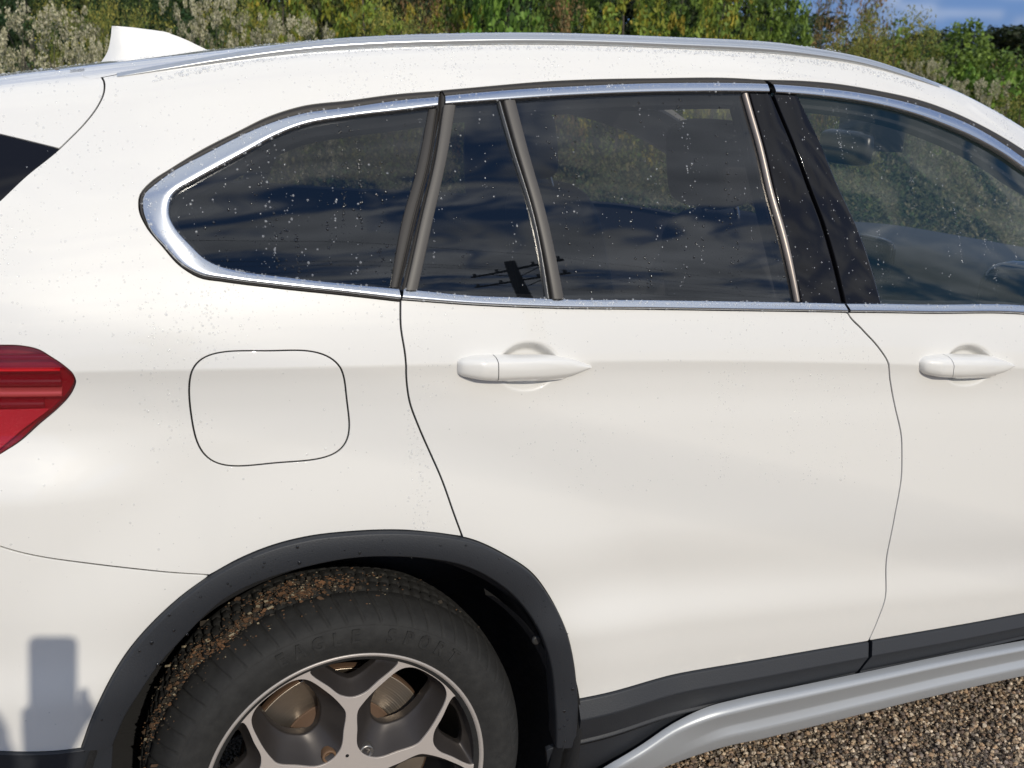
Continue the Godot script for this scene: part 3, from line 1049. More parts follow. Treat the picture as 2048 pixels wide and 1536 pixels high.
	drops("window_drops", door, inset(win.rear_all, .012), 290, .0006, .0020, -.004, mat.drop, 18)
	drops("window_drops", door, inset(win.rear_all, .012), 460, .0007, .0024, -.004, mat.wet, 20)
	var rc := pair("rear_cladding")
	put("sill_cladding", ribbon(rc[0], rc[1], [0, -.006, 0, .003, .03, .005, .30, .017, .33, .0185, .37, .017, .88, .005, .90, .002, .93, .002, .95, .006, 1, .007, 1, -.01]), mat.cladding, door)

	# front door
	var fb: PackedVector2Array = pair("front_belt_chrome")[1]
	var fs: PackedVector2Array = pair("front_cladding")[0]
	var fgl := PackedVector2Array()
	for p in fg:
		if p.y < fb[0].y and p.y > fs[0].y:
			fgl.append(p)
	var fd := inset(joined([fgl, fs, PackedVector2Array([Vector2(2.07, -.4), Vector2(2.12, -.1), Vector2(2.10, .11)]), rev(fb)]), .0022)
	var fdoor := put("front_door", sheet(m0, fd, [], xs, vs, .005, .0007), mat.paint, car)
	drops("water_drops", fdoor, rd_drop_zone(fd), 420, .0006, .0018, 0.0, mat.bead, 10)
	handle(fdoor, hr[3], hr[4])
	var ftc := pair("front_top_chrome")
	trim(fdoor, ftc)
	drops("trim_drops", fdoor, ring_poly(ftc[0], ftc[1]), 289, .0006, .0026, .0052, mat.drop)
	var fbp := pair("front_belt_chrome")
	trim(fdoor, fbp)
	drops("trim_drops", fdoor, ring_poly(fbp[0], fbp[1]), 510, .0006, .0026, .0052, mat.drop)
	var fsl := curve("front_seal")
	put("seal", ribbon(fsl, smooth_with(ftc[0], chord(ftc[0]), fsl.size()), [0, -.005, .1, .001, .6, .002, 1, 0]), mat.rubber, fdoor)
	var fp := pair("front_pillar")
	put("pillar_cover", ribbon(fp[0], fp[1], [0, -.012, .0, .001, .04, .0016, .5, .0022, .96, .0016, 1, .001, 1, -.006]), mat.gloss, fdoor)
	drops("pillar_drops", fdoor, ring_poly(fp[0], fp[1]), 70, .0006, .0018, .002, mat.drop)
	put("door_window", sheet(body_map(-.0045), win.front, [], steps(.8, 2.2, .02), steps(.05, .55, .02), 0.0), mat.clear, fdoor)
	drops("window_drops", fdoor, inset(win.front, .012), 700, .0005, .0017, -.0045, mat.drop, 26)
	var fc := pair("front_cladding")
	put("sill_cladding", ribbon(fc[0], fc[1], [0, -.006, 0, .003, .03, .005, .30, .017, .33, .0185, .37, .017, .88, .005, .90, .002, .93, .002, .95, .006, 1, .007, 1, -.01]), mat.cladding, fdoor)

	# dark rubber lying in the shut lines
	for g in [[rg, quarter], [fg, door], [closed_loop(fuel), flap], [curve("bumper_seam"), quarter], [curve("tail_seam"), quarter]]:
		var line: PackedVector2Array = g[0]
		var la := PackedVector2Array()
		var lb := PackedVector2Array()
		for i in line.size():
			var tg := (line[mini(i + 1, line.size() - 1)] - line[maxi(i - 1, 0)]).normalized() * .007
			la.append(line[i] + Vector2(-tg.y, tg.x))
			lb.append(line[i] - Vector2(-tg.y, tg.x))
		put("shut_line_seal", ribbon(la, lb, [0, -.0038, 1, -.0038], 0.0, false), mat.dark, g[1])

	# tail: spoiler, dark corner glass, lamp, bumper
	var ts := curve("tail_seam")
	var tc := pts("tail_corner")
	var k0 := 0
	for i in ts.size():
		if ts[i].distance_to(tc[1]) < ts[k0].distance_to(tc[1]):
			k0 = i
	var up := ts.slice(k0)
	var sp := inset(joined([up, PackedVector2Array([Vector2(-.40, .64), Vector2(-.42, .9), Vector2(-.42, 1.299), Vector2(-.93, 1.299), Vector2(-.93, tc[0].y + .07), tc[0]])]), .0017)
	var spoiler := put("tailgate_spoiler", sheet(m0, sp, [], steps(-.96, -.3, .02), steps(.2, 1.3, .015), .005, .0007), mat.paint, car)
	drops("water_drops", spoiler, sp, 1400, .0008, .0028, 0.0, mat.bead)
	var low := ts.slice(0, k0 + 1)
	var cg := inset(joined([PackedVector2Array([tc[0]]), rev(low), PackedVector2Array([Vector2(-.60, .2), Vector2(-.93, .06), Vector2(-.93, tc[0].y + .07)])]), .0012)
	var corner := put("tailgate_side_glass", sheet(body_map(-.002), cg, [], steps(-.96, -.3, .02), steps(.0, .6, .02), .01), mat.gloss, car)
	drops("water_drops", corner, cg, 150, .0007, .002, -.002, mat.drop)
	tail_lamp()
	var bs := curve("bumper_seam")
	var al := smooth(pts("arch_a").slice(0, 7))
	var bl := pts("bumper_low")
	var bp := inset(joined([PackedVector2Array([Vector2(-.93, -.20), Vector2(-.7, -.225)]), bs, rev(al), PackedVector2Array([bl[1], bl[0], Vector2(-.93, bl[0].y + .02)])]), .0015)
	var bumper := put("rear_bumper", sheet(m0, bp, [], xs, vs, .005, .0007), mat.paint, car)
	drops("water_drops", bumper, bp, 60, .0006, .0016, 0.0, mat.bead)
	var low_edge := PackedVector2Array([Vector2(-.93, bl[0].y + .02), bl[0], bl[1], pts("arch_b")[0]])
	put("bumper_cladding", sheet(body_map(.006), inset(joined([rev(low_edge), PackedVector2Array([Vector2(-.93, -.86), Vector2(-.40, -.86)])]), .001), [], steps(-.96, -.2, .02), steps(-.9, -.5, .02), .02), mat.cladding, bumper)

	# arch cladding, sill, silver sill strip
	var ac := pair("arch", .012)
	var arch_part := put("wheel_arch_cladding", ribbon(ac[0], ac[1], [0, -.008, .0, .004, .02, .008, .07, .012, .5, .014, .9, .013, .97, .010, 1, .004, 1, -.02, .98, -.035]), mat.cladding, car)
	drops("water_drops", arch_part, ring_poly(ac[0], ac[1]), 70, .0010, .0034, .014, mat.wet)
	var sc: Array = pair("silver_sill", .015)
	var rcl: PackedVector2Array = rc[1]
	var fcl: PackedVector2Array = fc[1]
	put("sill", sheet(body_map(-.002), joined([PackedVector2Array([pts("arch_b")[-1] + Vector2(-.01, -.02)]), rcl_shift(rcl, .006), rcl_shift(fcl, .006), PackedVector2Array([Vector2(2.1, -.76), Vector2(1.35, -.745), Vector2(.9, -.80), Vector2(.72, -.83), Vector2(.60, -.92), Vector2(.42, -.94)])]), [], steps(.3, 2.2, .03), steps(-.95, -.6, .02), .01), mat.cladding, car)
	var s_t := [0, .02, .06, .10, .13, .40, .45, .54, .58, .62, .80, .83, .90, 1]
	var s_fold := [-.002, .011, .0175, .0195, .0195, .0118, .0122, .0200, .0220, .0225, .0212, .0195, .008, -.015]
	var s_flat := [-.002, .008, .0120, .0135, .0145, .0185, .0192, .0205, .0212, .0218, .0214, .0195, .008, -.015]
	put("silver_sill_strip", ribbon_with(sc[0], sc[1], s_t, func(u: float, k: int) -> float: return lerpf(s_flat[k], s_fold[k], smoothstep(.115, .20, u)), .012), mat.silver, car)

	roof_and_glass()
	wheels()
	inner(win)
	cabin()
	far_side(win)
	front_end()


func closed_loop(a: PackedVector2Array) -> PackedVector2Array:
	var o := a.duplicate()
	o.append(a[0])
	return o


func rcl_shift(a: PackedVector2Array, by: float) -> PackedVector2Array:
	var o := PackedVector2Array()
	for p in a:
		o.append(p + Vector2(0, by))
	return o


func upper_zone(p: PackedVector2Array) -> PackedVector2Array:        # the rear pillar and the strip over the doors
	return cut(p, PackedVector2Array([Vector2(-2, .06), Vector2(3, .06), Vector2(3, -2), Vector2(-2, -2)]))


func rd_drop_zone(p: PackedVector2Array) -> PackedVector2Array:      # rain lies on the upper part of the doors
	return cut(p, PackedVector2Array([Vector2(-2, -.24), Vector2(3, -.24), Vector2(3, -2), Vector2(-2, -2)]))


func ring_poly(a: PackedVector2Array, b: PackedVector2Array) -> PackedVector2Array:
	return joined([a, rev(b)])


func seal_inner(_w: String) -> PackedVector2Array:
	var a := pts("quarter_chrome_a")
	var s := curve("quarter_seal")
	return smooth_with(a, chord(a), s.size())


func trim(parent: Node, p: Array) -> void:
	put("chrome_trim", ribbon(p[0], p[1], [0, -.003, 0, .0015, .08, .0030, .35, .0048, .65, .0066, .88, .0072, .97, .0045, 1, -.004]), mat.chrome, parent)


func handle(parent: Node, top: PackedVector2Array, low: PackedVector2Array) -> void:
	var keep := cups
	cups = []
	var s := chord(top, low)
	var n := 60
	var a := smooth_with(top, s, n)
	var b := smooth_with(low, s, n)
	var prof := []
	for part in [["handle_cap", 0, 16], ["handle_grip", 16, 59]]:
		var sh := Shape.new()
		var rows := []
		for k in 15:
			var t := k / 14.0
			var c := pow(maxf(0.0, 1.0 - pow(absf(2 * t - 1), 3.0)), 0.62)
			var row := PackedVector3Array()
			for i in range(part[1], part[2] + 1):
				var u := i / 59.0
				if i == part[2] and part[1] == 0:
					u -= .006
				var h := .023 * pow(clampf(u / .16, 0, 1), .55) * (1.0 - .80 * pow(clampf((u - .35) / .65, 0, 1), 1.5))
				h += .002
				var f := u * 59.0
				var i0 := mini(int(f), 58)
				var pa := a[i0].lerp(a[i0 + 1], f - i0)
				var pb := b[i0].lerp(b[i0 + 1], f - i0)
				var lift := .009 * clampf((t - .8) / .2, 0, 1) * clampf((u - .30) / .06, 0, 1) * clampf((.86 - u) / .1, 0, 1)
				row.append(on_body(pa.lerp(pb, t), maxf(h * c, lift) - .001))
			rows.append(row)
		var nn: Vector3 = (rows[7][3] - rows[7][2]).cross(rows[8][2] - rows[7][2])
		sh.grid(rows, false, nn.z < 0.0)
		for e in [0, rows[0].size() - 1]:
			var p := []
			for r in rows:
				p.append(r[e])
			sh.face(p, (rows[0][e] - rows[0][1 if e == 0 else e - 1]).normalized())
		put(part[0], sh.made(), mat.paint, parent)
	var seam := Shape.new()
	var rows2 := []
	for k in 15:
		var t := k / 14.0
		var c := pow(maxf(0.0, 1.0 - pow(absf(2 * t - 1), 3.0)), 0.62)
		rows2.append(PackedVector3Array([on_body(a[15].lerp(b[15], t), .0235 * c - .0015), on_body(a[17].lerp(b[17], t), .0235 * c - .0015)]))
	seam.grid(rows2)
	put("handle_seam", seam.made(), mat.dark, parent)
	cups = keep


func tail_lamp() -> void:
	var l := inset(tail_light_poly(), .0014)
	var red := plain(.20, .002, .008, .25)
	var lamp := put("tail_light", sheet(body_map(-.026), l, [], steps(-.9, -.38, .02), steps(-.22, .08, .01), 0.0), red, car)
	var cover := glass(rgb(.55, .004, .012))
	cover.albedo_color = Color(rgb(.42, .001, .010), .22)
	put("lens", sheet(body_map(0.0), l, [], steps(-.9, -.38, .02), steps(-.22, .08, .01), .02), cover, lamp)
	var n := 24
	var bright := plain(.80, .008, .014, .12)
	var dark := plain(.12, .001, .007, .2)
	var shine := plain(.85, .16, .16, .12, .5)
	for b in [[.034, .020, .008, dark], [.006, -.007, .004, bright], [-.014, -.028, .002, dark], [-.031, -.044, .006, shine], [-.046, -.060, .002, dark]]:
		var a1 := PackedVector2Array()
		var a2 := PackedVector2Array()
		for i in n:
			var x := lerpf(-.80, -.415 if b[0] > -.04 else -.44, i / (n - 1.0))
			a1.append(Vector2(x, b[0] - .01 * (x + .4)))
			a2.append(Vector2(x, b[1] - .01 * (x + .4)))
		put("light_bar", ribbon(a1, a2, [0, -.025, .1, -.014, .5, -.008, .9, -.014, 1, -.025]), b[3], lamp)
	var refl := plain(.62, .02, .04, .2)
	refl.normal_enabled = true
	refl.normal_texture = noise_tex(128, .2, 1, Color.BLACK, Color.WHITE, true, 6.0, 8)
	refl.uv1_triplanar = true
	refl.uv1_scale = Vector3(30, 30, 30)
	var tri := PackedVector2Array([Vector2(-.435, -.060), Vector2(-.80, -.064), Vector2(-.80, -.18), Vector2(-.56, -.145), Vector2(-.505, -.112)])
	put("reflector", sheet(body_map(-.012), tri, [], steps(-.9, -.38, .02), steps(-.22, .0, .01), .005), refl, lamp)


func roof_and_glass() -> void:
	var rl := pts("rail_low")
	var edge := PackedVector2Array([Vector2(-.352, .545)])
	for p in roof_edge():
		if p.x < 1.3:
			edge.append(p)
	edge.append(Vector2(1.30, .575))
	for s in [1.0, -1.0]:
		side = s
		var poly := joined([edge, PackedVector2Array([Vector2(1.24, .9), Vector2(1.22, 1.3), Vector2(-.417, 1.3), Vector2(-.417, .9), Vector2(-.395, .64), Vector2(-.378, .58)])])
		var roof := put("roof_panel", sheet(body_map(0.0), poly, [], steps(-.5, 1.35, .02), steps(.5, 1.3, .015), 0.0), mat.paint, car)
		if s > 0:
			drops("water_drops", roof, poly, 2200, .0008, .0028, 0.0, mat.bead)
		put("headliner", sheet(body_map(-.035), poly, [], steps(-.5, 1.35, .06), steps(.5, 1.3, .05), 0.0), mat.inner, car)
		var ws := PackedVector2Array([Vector2(1.305, .58), Vector2(1.245, .9), Vector2(1.225, 1.3), Vector2(2.25, 1.3), Vector2(2.25, .50), Vector2(1.9, .53)])
		put("windscreen", sheet(body_map(-.004), ws, [], steps(1.2, 2.3, .03), steps(.4, 1.3, .03), 0.0), mat.screen, car)
		var hood := PackedVector2Array([Vector2(2.26, .005), Vector2(3.38, .005), Vector2(3.38, 1.3), Vector2(2.26, 1.3)])
		put("bonnet", sheet(body_map(0.0), hood, [], steps(2.2, 3.4, .04), steps(0, 1.3, .03), .02), mat.paint, car)
		# roof rail: a low bar lying along the roof edge, ends running out flush
		var sh := Shape.new()
		var rows := []
		var prof := [-.016, 0, -.016, .006, -.014, .009, -.009, .0095, -.008, .0080, -.005, .0080, -.004, .0105, .002, .0125, .009, .012, .014, .006, .014, 0]
		var x0 := -.315
		var x1 := 1.235
		for i in 90:
			var x := lerpf(x0, x1, i / 89.0)
			var t := i / 89.0
			var h := pow(clampf(t / .22, 0, 1), .8) * pow(clampf((1 - t) / .25, 0, 1), .8)
			var vc := pw(x, rail_line())
			var ring := PackedVector3Array()
			for k in prof.size() / 2:
				ring.append(on_body(Vector2(x, vc + prof[2 * k] * lerpf(.35, 1, h)), .0005 + prof[2 * k + 1] * h))
			rows.append(ring)
		sh.grid(rows, false, s < 0)
		var rail := put("roof_rail", sh.made(), mat.rail, car)
		if s > 0:
			var places := []
			for i in 1100:
				var x := rng.randf_range(x0 + .05, x1 - .05)
				var vc := pw(x, rail_line())
				places.append(on_frame(Vector2(x, vc + rng.randf_range(-.030, -.018)), .0005, rng.randf_range(.0008, .0024)))
			for i in 320:
				var x := rng.randf_range(x0 + .1, x1 - .25)
				places.append(on_frame(Vector2(x, pw(x, rail_line()) + rng.randf_range(-.003, .008)), .012, rng.randf_range(.0008, .0026)))
			scatter("water_drops", drop_mesh, mat.drop, places, rail)
	side = 1.0
	# shark fin aerial
	var f := Shape.new()
	var b := []
	for s in [1.0, -1.0]:
		var rows := []
		for r in 19:
			var t := 1.0 - pow(1.0 - r / 18.0, 1.8)
			var xl := pw(t, [0, -.342, .34, -.319, .69, -.310, 1, -.306])
			var xr := pw(t, [0, -.095, .25, -.113, .5, -.138, .7, -.161, .85, -.186, .95, -.214, 1, -.266])
			var row := PackedVector3Array()
			for q in 15:
				var u := q / 14.0
				var x := lerpf(xl, xr, u)
				var base := body0(x, 1.3).y - .004
				var w := (.005 + .024 * pow(1 - t, 1.6)) * pow(clampf(u / .12, 0, 1), .5) * pow(1 - u, .6)
				var top := 1.6
				row.append(Vector3(x, lerpf(base, top, t), w * s))
			rows.append(row)
		f.grid(rows, false, s < 0)
	put("roof_aerial", f.made(), mat.paint, car)


func rail_line() -> Array:
	return [-0.311, 0.5504, -0.250, 0.5565, -0.043, 0.5780, 0.236, 0.5720, 0.618, 0.5696, 0.835, 0.5661, 0.992, 0.5611, 1.118, 0.5541, 1.211, 0.5522]


# ---------- wheels ----------
func polar(r: float, deg: float) -> Vector2:
	return Vector2(cos(deg_to_rad(deg)), sin(deg_to_rad(deg))) * r


func wheels() -> void:
	var w := Node3D.new()
	w.name = "wheel"
	car.add_child(w, true)
	w.position = Vector3(0, .33, .881)
	w.rotation.x = deg_to_rad(-1.7)
	# tyre
	var prof := [-.004, .232, .002, .240, .006, .250, .012, .262, .0145, .276, .0150, .288, .0125, .298, .0105, .300, .0098, .302, .0103, .304, .0062, .311, -.002, .3175, -.012, .323, -.024, .328, -.038, .3325, -.052, .3360, -.0525, .329, -.060, .329, -.0605, .3370, -.085, .3392, -.0855, .332, -.095, .332, -.0955, .3398, -.118, .3402, -.1185, .333, -.128, .333, -.1285, .3395, -.150, .3375, -.1505, .330, -.158, .330, -.1585, .3365, -.182, .331, -.196, .323, -.206, .310, -.210, .29, -.205, .26, -.195, .235]
	var sh := Shape.new()
	var segs := 720
	var rows := []
	for i in prof.size() / 2:
		var a: float = prof[2 * i]
		var r: float = prof[2 * i + 1]
		var ring := PackedVector3Array()
		for k in segs:
			var t := TAU * k / segs
			var rr := r
			var za := a
			if r > .3045 and a > -.0522 and (k + int((.34 - r) * 190)) % 11 < 1:      # shoulder sipes run down the sidewall
				za -= .006 * clampf((r - .3045) / .008, 0, 1)
				rr -= .005 * clampf((r - .322) / .006, 0, 1)
			elif r > .335 and a > -.16 and a < -.053 and (k + int(-a * 900)) % 7 < 2:
				rr -= .006
			ring.append(Vector3(cos(t) * rr, sin(t) * rr, za))
		rows.append(ring)
	sh.grid(rows, true, false)
	var rubber := plain(.030, .030, .031, .8)
	rubber.normal_enabled = true
	rubber.normal_texture = noise_tex(256, .08, 4, Color.BLACK, Color.WHITE, true, 3.0, 5)
	rubber.normal_scale = .15
	rubber.uv1_triplanar = true
	rubber.uv1_scale = Vector3(6, 6, 6)
	rubber.albedo_color = Color.WHITE
	rubber.albedo_texture = noise_tex(512, .012, 5, rgb(.012, .012, .012), rgb(.027, .027, .026), false, 0, 6)
	put("tyre", sh.made(), rubber, w)
	tyre_lettering(w, "EAGLE SPORT", 113.5, -6.3, .2855, rubber)
	# rim: machined face with ten openings, painted pockets behind
	var face_holes := []
	var pocket := Shape.new()
	var small_o := [[.2325, 19.2], [.2365, 12], [.2375, 0], [.2365, -12], [.2325, -19.2], [.190, -13], [.166, -6.5], [.160, 0], [.166, 6.5], [.190, 13]]
	var small_i := [[.216, 11.5], [.221, 7], [.222, 0], [.221, -7], [.216, -11.5], [.199, -8.5], [.186, -4], [.181, 0], [.186, 4], [.199, 8.5]]
	var big_o := [[.2245, 22.6], [.2305, 26], [.2325, 36], [.2305, 46], [.2245, 49.4], [.184, 57.6], [.148, 65], [.134, 67.6], [.098, 65.5], [.060, 57], [.050, 36], [.060, 15], [.098, 6.5], [.134, 4.4], [.148, 7], [.184, 14.4]]
	var big_i := [[.214, 26.5], [.2165, 30], [.217, 36], [.2165, 42], [.214, 45.5], [.187, 49], [.160, 51.5], [.140, 52], [.115, 48.5], [.102, 42], [.100, 36], [.102, 30], [.115, 23.5], [.140, 20], [.160, 20.5], [.187, 23]]
	for k in 5:
		var ph := 87.0 + 72.0 * k
		for set in [[small_o, small_i, .032], [big_o, big_i, .042]]:
			var o := PackedVector2Array()
			var q := PackedVector2Array()
			for e in set[0]:
				o.append(polar(e[0], ph + e[1]))
			for e in set[1]:
				q.append(polar(e[0], ph + e[1]))
			var s := chord(PackedVector2Array([o[-2], o[-1]]) + o + PackedVector2Array([o[0], o[1]]), PackedVector2Array([q[-2], q[-1]]) + q + PackedVector2Array([q[0], q[1]]))
			var oo := closed_with(o, s, 96)
			var qq := closed_with(q, s, 96)
			face_holes.append(oo)
			var rs := []
			for st in [[0.0, -.0015], [.02, -.004], [.25, -.35], [.6, -.8], [.92, -1.0], [1.0, -1.08], [1.0, -1.5]]:
				var ring := PackedVector3Array()
				for i in 96:
					var p := oo[i].lerp(qq[i], st[0])
					ring.append(Vector3(p.x, p.y, dish(p) + (st[1] * set[2] if st[1] < -.01 else st[1])))
				rs.append(ring)
			pocket.grid(rs, true, true)
	var disc := PackedVector2Array()
	for i in 180:
		disc.append(polar(.2405, i * 2.0))
	var flat_map := func(p: Vector2) -> Array:
		return [Vector3(p.x, p.y, dish(p)), Vector3(0, 0, 1)]
	var machined := plain(.54, .49, .455, .42, .3)
	var rim := put("rim", sheet(flat_map, disc, face_holes, steps(-.25, .25, .02), steps(-.25, .25, .02), .004, .0008), machined, w)
	var lip := lathe([.000, .2395, .004, .2415, .0065, .245, .006, .248, .000, .249], 180)
	put("rim_lip", lip.made(), plain(.52, .48, .45, .4, .35), w)
	var anthracite := plain(.060, .053, .050, .40, .45)
	put("spoke_pockets", pocket.made(), anthracite, w)
	put("rim_barrel", lathe([-.03, .2365, -.06, .226, -.18, .218, -.20, .235], 96).made(), plain(.035, .033, .033, .4, .3), w)
	var dot := Shape.new()
	var dc := polar(.046, 90.5)
	dot.tube(PackedVector3Array([Vector3(dc.x, dc.y, dish(dc) - .004), Vector3(dc.x, dc.y, dish(dc) + .0004)]), PackedFloat32Array([.0032, .0032]), 14)
	put("rim_pin_hole", dot.made(), mat.dark, w)
	for k in 5:
		var at := polar(.056, 87.0 + 36.0 + 72.0 * k)
		var b := Shape.new()
		var rr := [[.0135, -.030], [.0135, -.016], [.0115, -.0135], [.0085, -.0135], [.0085, -.020], [.0005, -.020]]
		var rows3 := []
		for e in rr:
			var ring := PackedVector3Array()
			for q in 12:
				ring.append(Vector3(at.x + cos(TAU * q / 12) * e[0], at.y + sin(TAU * q / 12) * e[0], e[1]))
			rows3.append(ring)
		b.grid(rows3, true, false)
		put("lug_bolt", b.made(), plain(.30, .29, .28, .35, .8) if k != 0 else plain(.15, .085, .045, .7), w)
	var metal := plain(.52, .44, .35, .34, .95)
	metal.anisotropy_enabled = true
	metal.anisotropy = .75
	var dp := [-.104, .172, -.089, .172, -.0878, .1705]
	for k in 14:
		var rr := .169 - k * .0042
		dp.append_array([-.0878 + rng.randf_range(-.00012, .00012), rr, -.0880, rr - .0012, -.0878, rr - .0024])
	dp.append_array([-.0905, .108, -.0905, .104, -.062, .097, -.058, .092, -.058, .03])
	put("brake_disc", lathe(dp, 160).made(), metal, w)
	put("disc_rust", lathe([-.103, .1745, -.0905, .1745, -.0885, .1722, -.0900, .1718], 128).made(), plain(.10, .055, .03, .9), w)
	put("disc_hat", lathe([-.0880, .112, -.0868, .109, -.0600, .0985, -.0572, .093], 96).made(), plain(.16, .10, .065, .75, .3), w)
	var cal := Shape.new()
	cal.box(Vector3(.06, .03, -.13), Vector3(.175, .11, -.062), Transform3D(Basis(Vector3.BACK, deg_to_rad(205)), Vector3.ZERO))
	put("brake_caliper", cal.made(), plain(.05, .048, .046, .6, .3), w)
	put("backing_plate", lathe([-.115, .160, -.112, .160, -.112, .05], 64).made(), plain(.015, .014, .014, .8), w)
	# mud caught in the tread
	var clod := Shape.new()
	clod.box(Vector3(-1, -.5, -.8), Vector3(1, .5, .8), Transform3D(Basis(Vector3(1, 1, 0).normalized(), .5), Vector3.ZERO))
	var pl := []
	var tint := []
	for i in 2100:
		var t := deg_to_rad(rng.randf_range(75, 215))
		var a := rng.randf_range(-.19, -.004)
		if rng.randf() < .86:
			var spot: Array = [[92, 5, -.085, .016], [101, 3, -.075, .010], [107, 5, -.105, .014], [118, 3, -.070, .009], [124, 5, -.060, .010], [136, 3, -.085, .014], [150, 8, -.07, .012], [116, 26, -.085, .035]][rng.randi() % 8]
			t = deg_to_rad(rng.randfn(spot[0], spot[1]))
			a = rng.randfn(spot[2], spot[3])
		a = minf(a, -.020)
		var r := pw(a, [-.20, .322, -.182, .331, -.15, .3375, -.118, .3402, -.085, .3392, -.052, .336, -.038, .3325, -.024, .328, -.012, .323])
		var sz := rng.randf_range(.0004, .0014) * (1.0 if rng.randf() < .85 else 2.0 if rng.randf() < .7 else 3.2)
		var bs := Basis.from_euler(Vector3(rng.randf() * TAU, rng.randf() * TAU, rng.randf() * TAU)).scaled(Vector3(sz * 1.6, sz, sz))
		pl.append(Transform3D(bs, Vector3(cos(t) * r, sin(t) * r, a)))
		var k := rng.randf()
		tint.append(Color(.16, .08, .038).lerp(Color(.075, .045, .026), rng.randf()) if k < .45 else Color(.040, .032, .024) if k < .92 else Color(.26, .22, .15))
	var mud := plain(1, 1, 1, .95)
	mud.vertex_color_use_as_albedo = true
	scatter("mud", clod.made(), mud, pl, w, tint)
	# wheel housing
	var house := lathe([.017, .437, .012, .425, -.02, .415, -.10, .412, -.30, .41, -.31, .05], 72, deg_to_rad(-28), deg_to_rad(208))
	var liner := put("wheel_arch_liner", house.made(), mat.dark, car)
	liner.position = Vector3(0, .34, .885)
	var felt := plain(.014, .014, .015, .95)
	felt.normal_enabled = true
	felt.normal_texture = noise_tex(256, .25, 3, Color.BLACK, Color.WHITE, true, 5.0, 9)
	felt.uv1_triplanar = true
	felt.uv1_scale = Vector3(8, 8, 8)
	liner.material_override = felt
	var fl := Shape.new()
	var fr := []
	for e in [[.405, .010], [.395, -.012], [.40, -.03]]:
		var row := PackedVector3Array()
		for i in 40:
			var t := deg_to_rad(lerpf(-24, 52, i / 39.0))
			row.append(Vector3(cos(t) * e[0], sin(t) * e[0], e[1]))
		fr.append(row)
	fl.grid(fr)
	var flange := put("liner_flange", fl.made(), felt, car)
	flange.position = liner.position
	for deg in [3.0, 17.0, 33.0]:
		var st := Shape.new()
		var c3 := Vector3(cos(deg_to_rad(deg)) * .402, sin(deg_to_rad(deg)) * .402, .006)
		st.tube(PackedVector3Array([c3, c3 + Vector3(0, 0, .004), c3 + Vector3(0, 0, .005)]), PackedFloat32Array([.009, .009, .006]), 14)
		var fx := put("liner_stud", st.made(), plain(.03, .03, .03, .5), car)
		fx.position = liner.position
	var front_wheel := w.duplicate()
	front_wheel.name = "wheel"
	car.add_child(front_wheel, true)
	front_wheel.position.x = 2.67
	front_wheel.rotation.z = 1.1
	var liner2 := liner.duplicate()
	car.add_child(liner2, true)
	liner2.position.x = 2.67


func dish(p: Vector2) -> float:
	return -.003 - .010 * (1.0 - clampf(p.length() / .20, 0, 1))


func closed_with(o: PackedVector2Array, s: PackedFloat32Array, n: int) -> PackedVector2Array:
	var b := PackedVector2Array([o[-2], o[-1]]) + o + PackedVector2Array([o[0], o[1]])
	var fx := flat(b, s, 0)
	var fy := flat(b, s, 1)
	var r := PackedVector2Array()
	var l := s[o.size() + 2] - s[2]
	for i in n:
		var t := s[2] + l * i / n
		r.append(Vector2(pw(t, fx), pw(t, fy)))
	return r


func tyre_lettering(w: Node, text: String, start: float, step: float, r: float, m: Material) -> void:
	var st := SurfaceTool.new()
	st.begin(Mesh.PRIMITIVE_TRIANGLES)
	var f := SystemFont.new()
	f.font_names = PackedStringArray(["Droid Sans"])
	f.font_weight = 700
	for i in text.length():
		if text[i] == " ":
			continue
		var t := TextMesh.new()
		t.text = text[i]
		t.font = f
		t.font_size = 64
		t.pixel_size = .00052
		t.depth = .0024
		var a := start + step * i
		var b := Basis(Vector3.BACK, deg_to_rad(a - 90.0))
		var p := polar(r, a)
		st.append_from(t, 0, Transform3D(b, Vector3(p.x, p.y, .0150)))
	put("tyre_lettering", st.commit(), m, w)


# ---------- inside and the far side ----------
func shell_poly() -> PackedVector2Array:
	var p := PackedVector2Array([Vector2(-.90, -.66), Vector2(2.2, -.66), Vector2(2.25, .10), Vector2(2.2, .44), Vector2(1.65, .50), Vector2(1.25, .57), Vector2(.6, .57), Vector2(0, .56), Vector2(-.40, .53), Vector2(-.60, .40), Vector2(-.90, .30)])
	p = cut(dense(p, .1), wheel_hole(0, .455))
	return cut(p, wheel_hole(2.67, .47))


func inner(win: Dictionary) -> void:
	var holes := [inset(win.quarter, .012), inset(cut(win.rear_all, pillar_zone()), .012), inset(win.front, .012)]
	put("inner_panel", sheet(body_map(-.030), shell_poly(), holes, steps(-.96, 2.3, .04), steps(-.7, .6, .04), .02), mat.inner, car)
	var fl := Shape.new()
	fl.box(Vector3(-.9, .26, -.82), Vector3(-.46, .30, .80))
	fl.box(Vector3(-.46, .30, -.80), Vector3(.46, .78, .52))
	fl.box(Vector3(.46, .26, -.80), Vector3(2.2, .30, .80))
	put("floor_pan", fl.made(), mat.dark, car)


func pillar_zone() -> PackedVector2Array:
	var rp := pair("rear_pillar")
	return joined([rp[0], PackedVector2Array([Vector2(1.3, -.3), Vector2(1.3, .8)])])


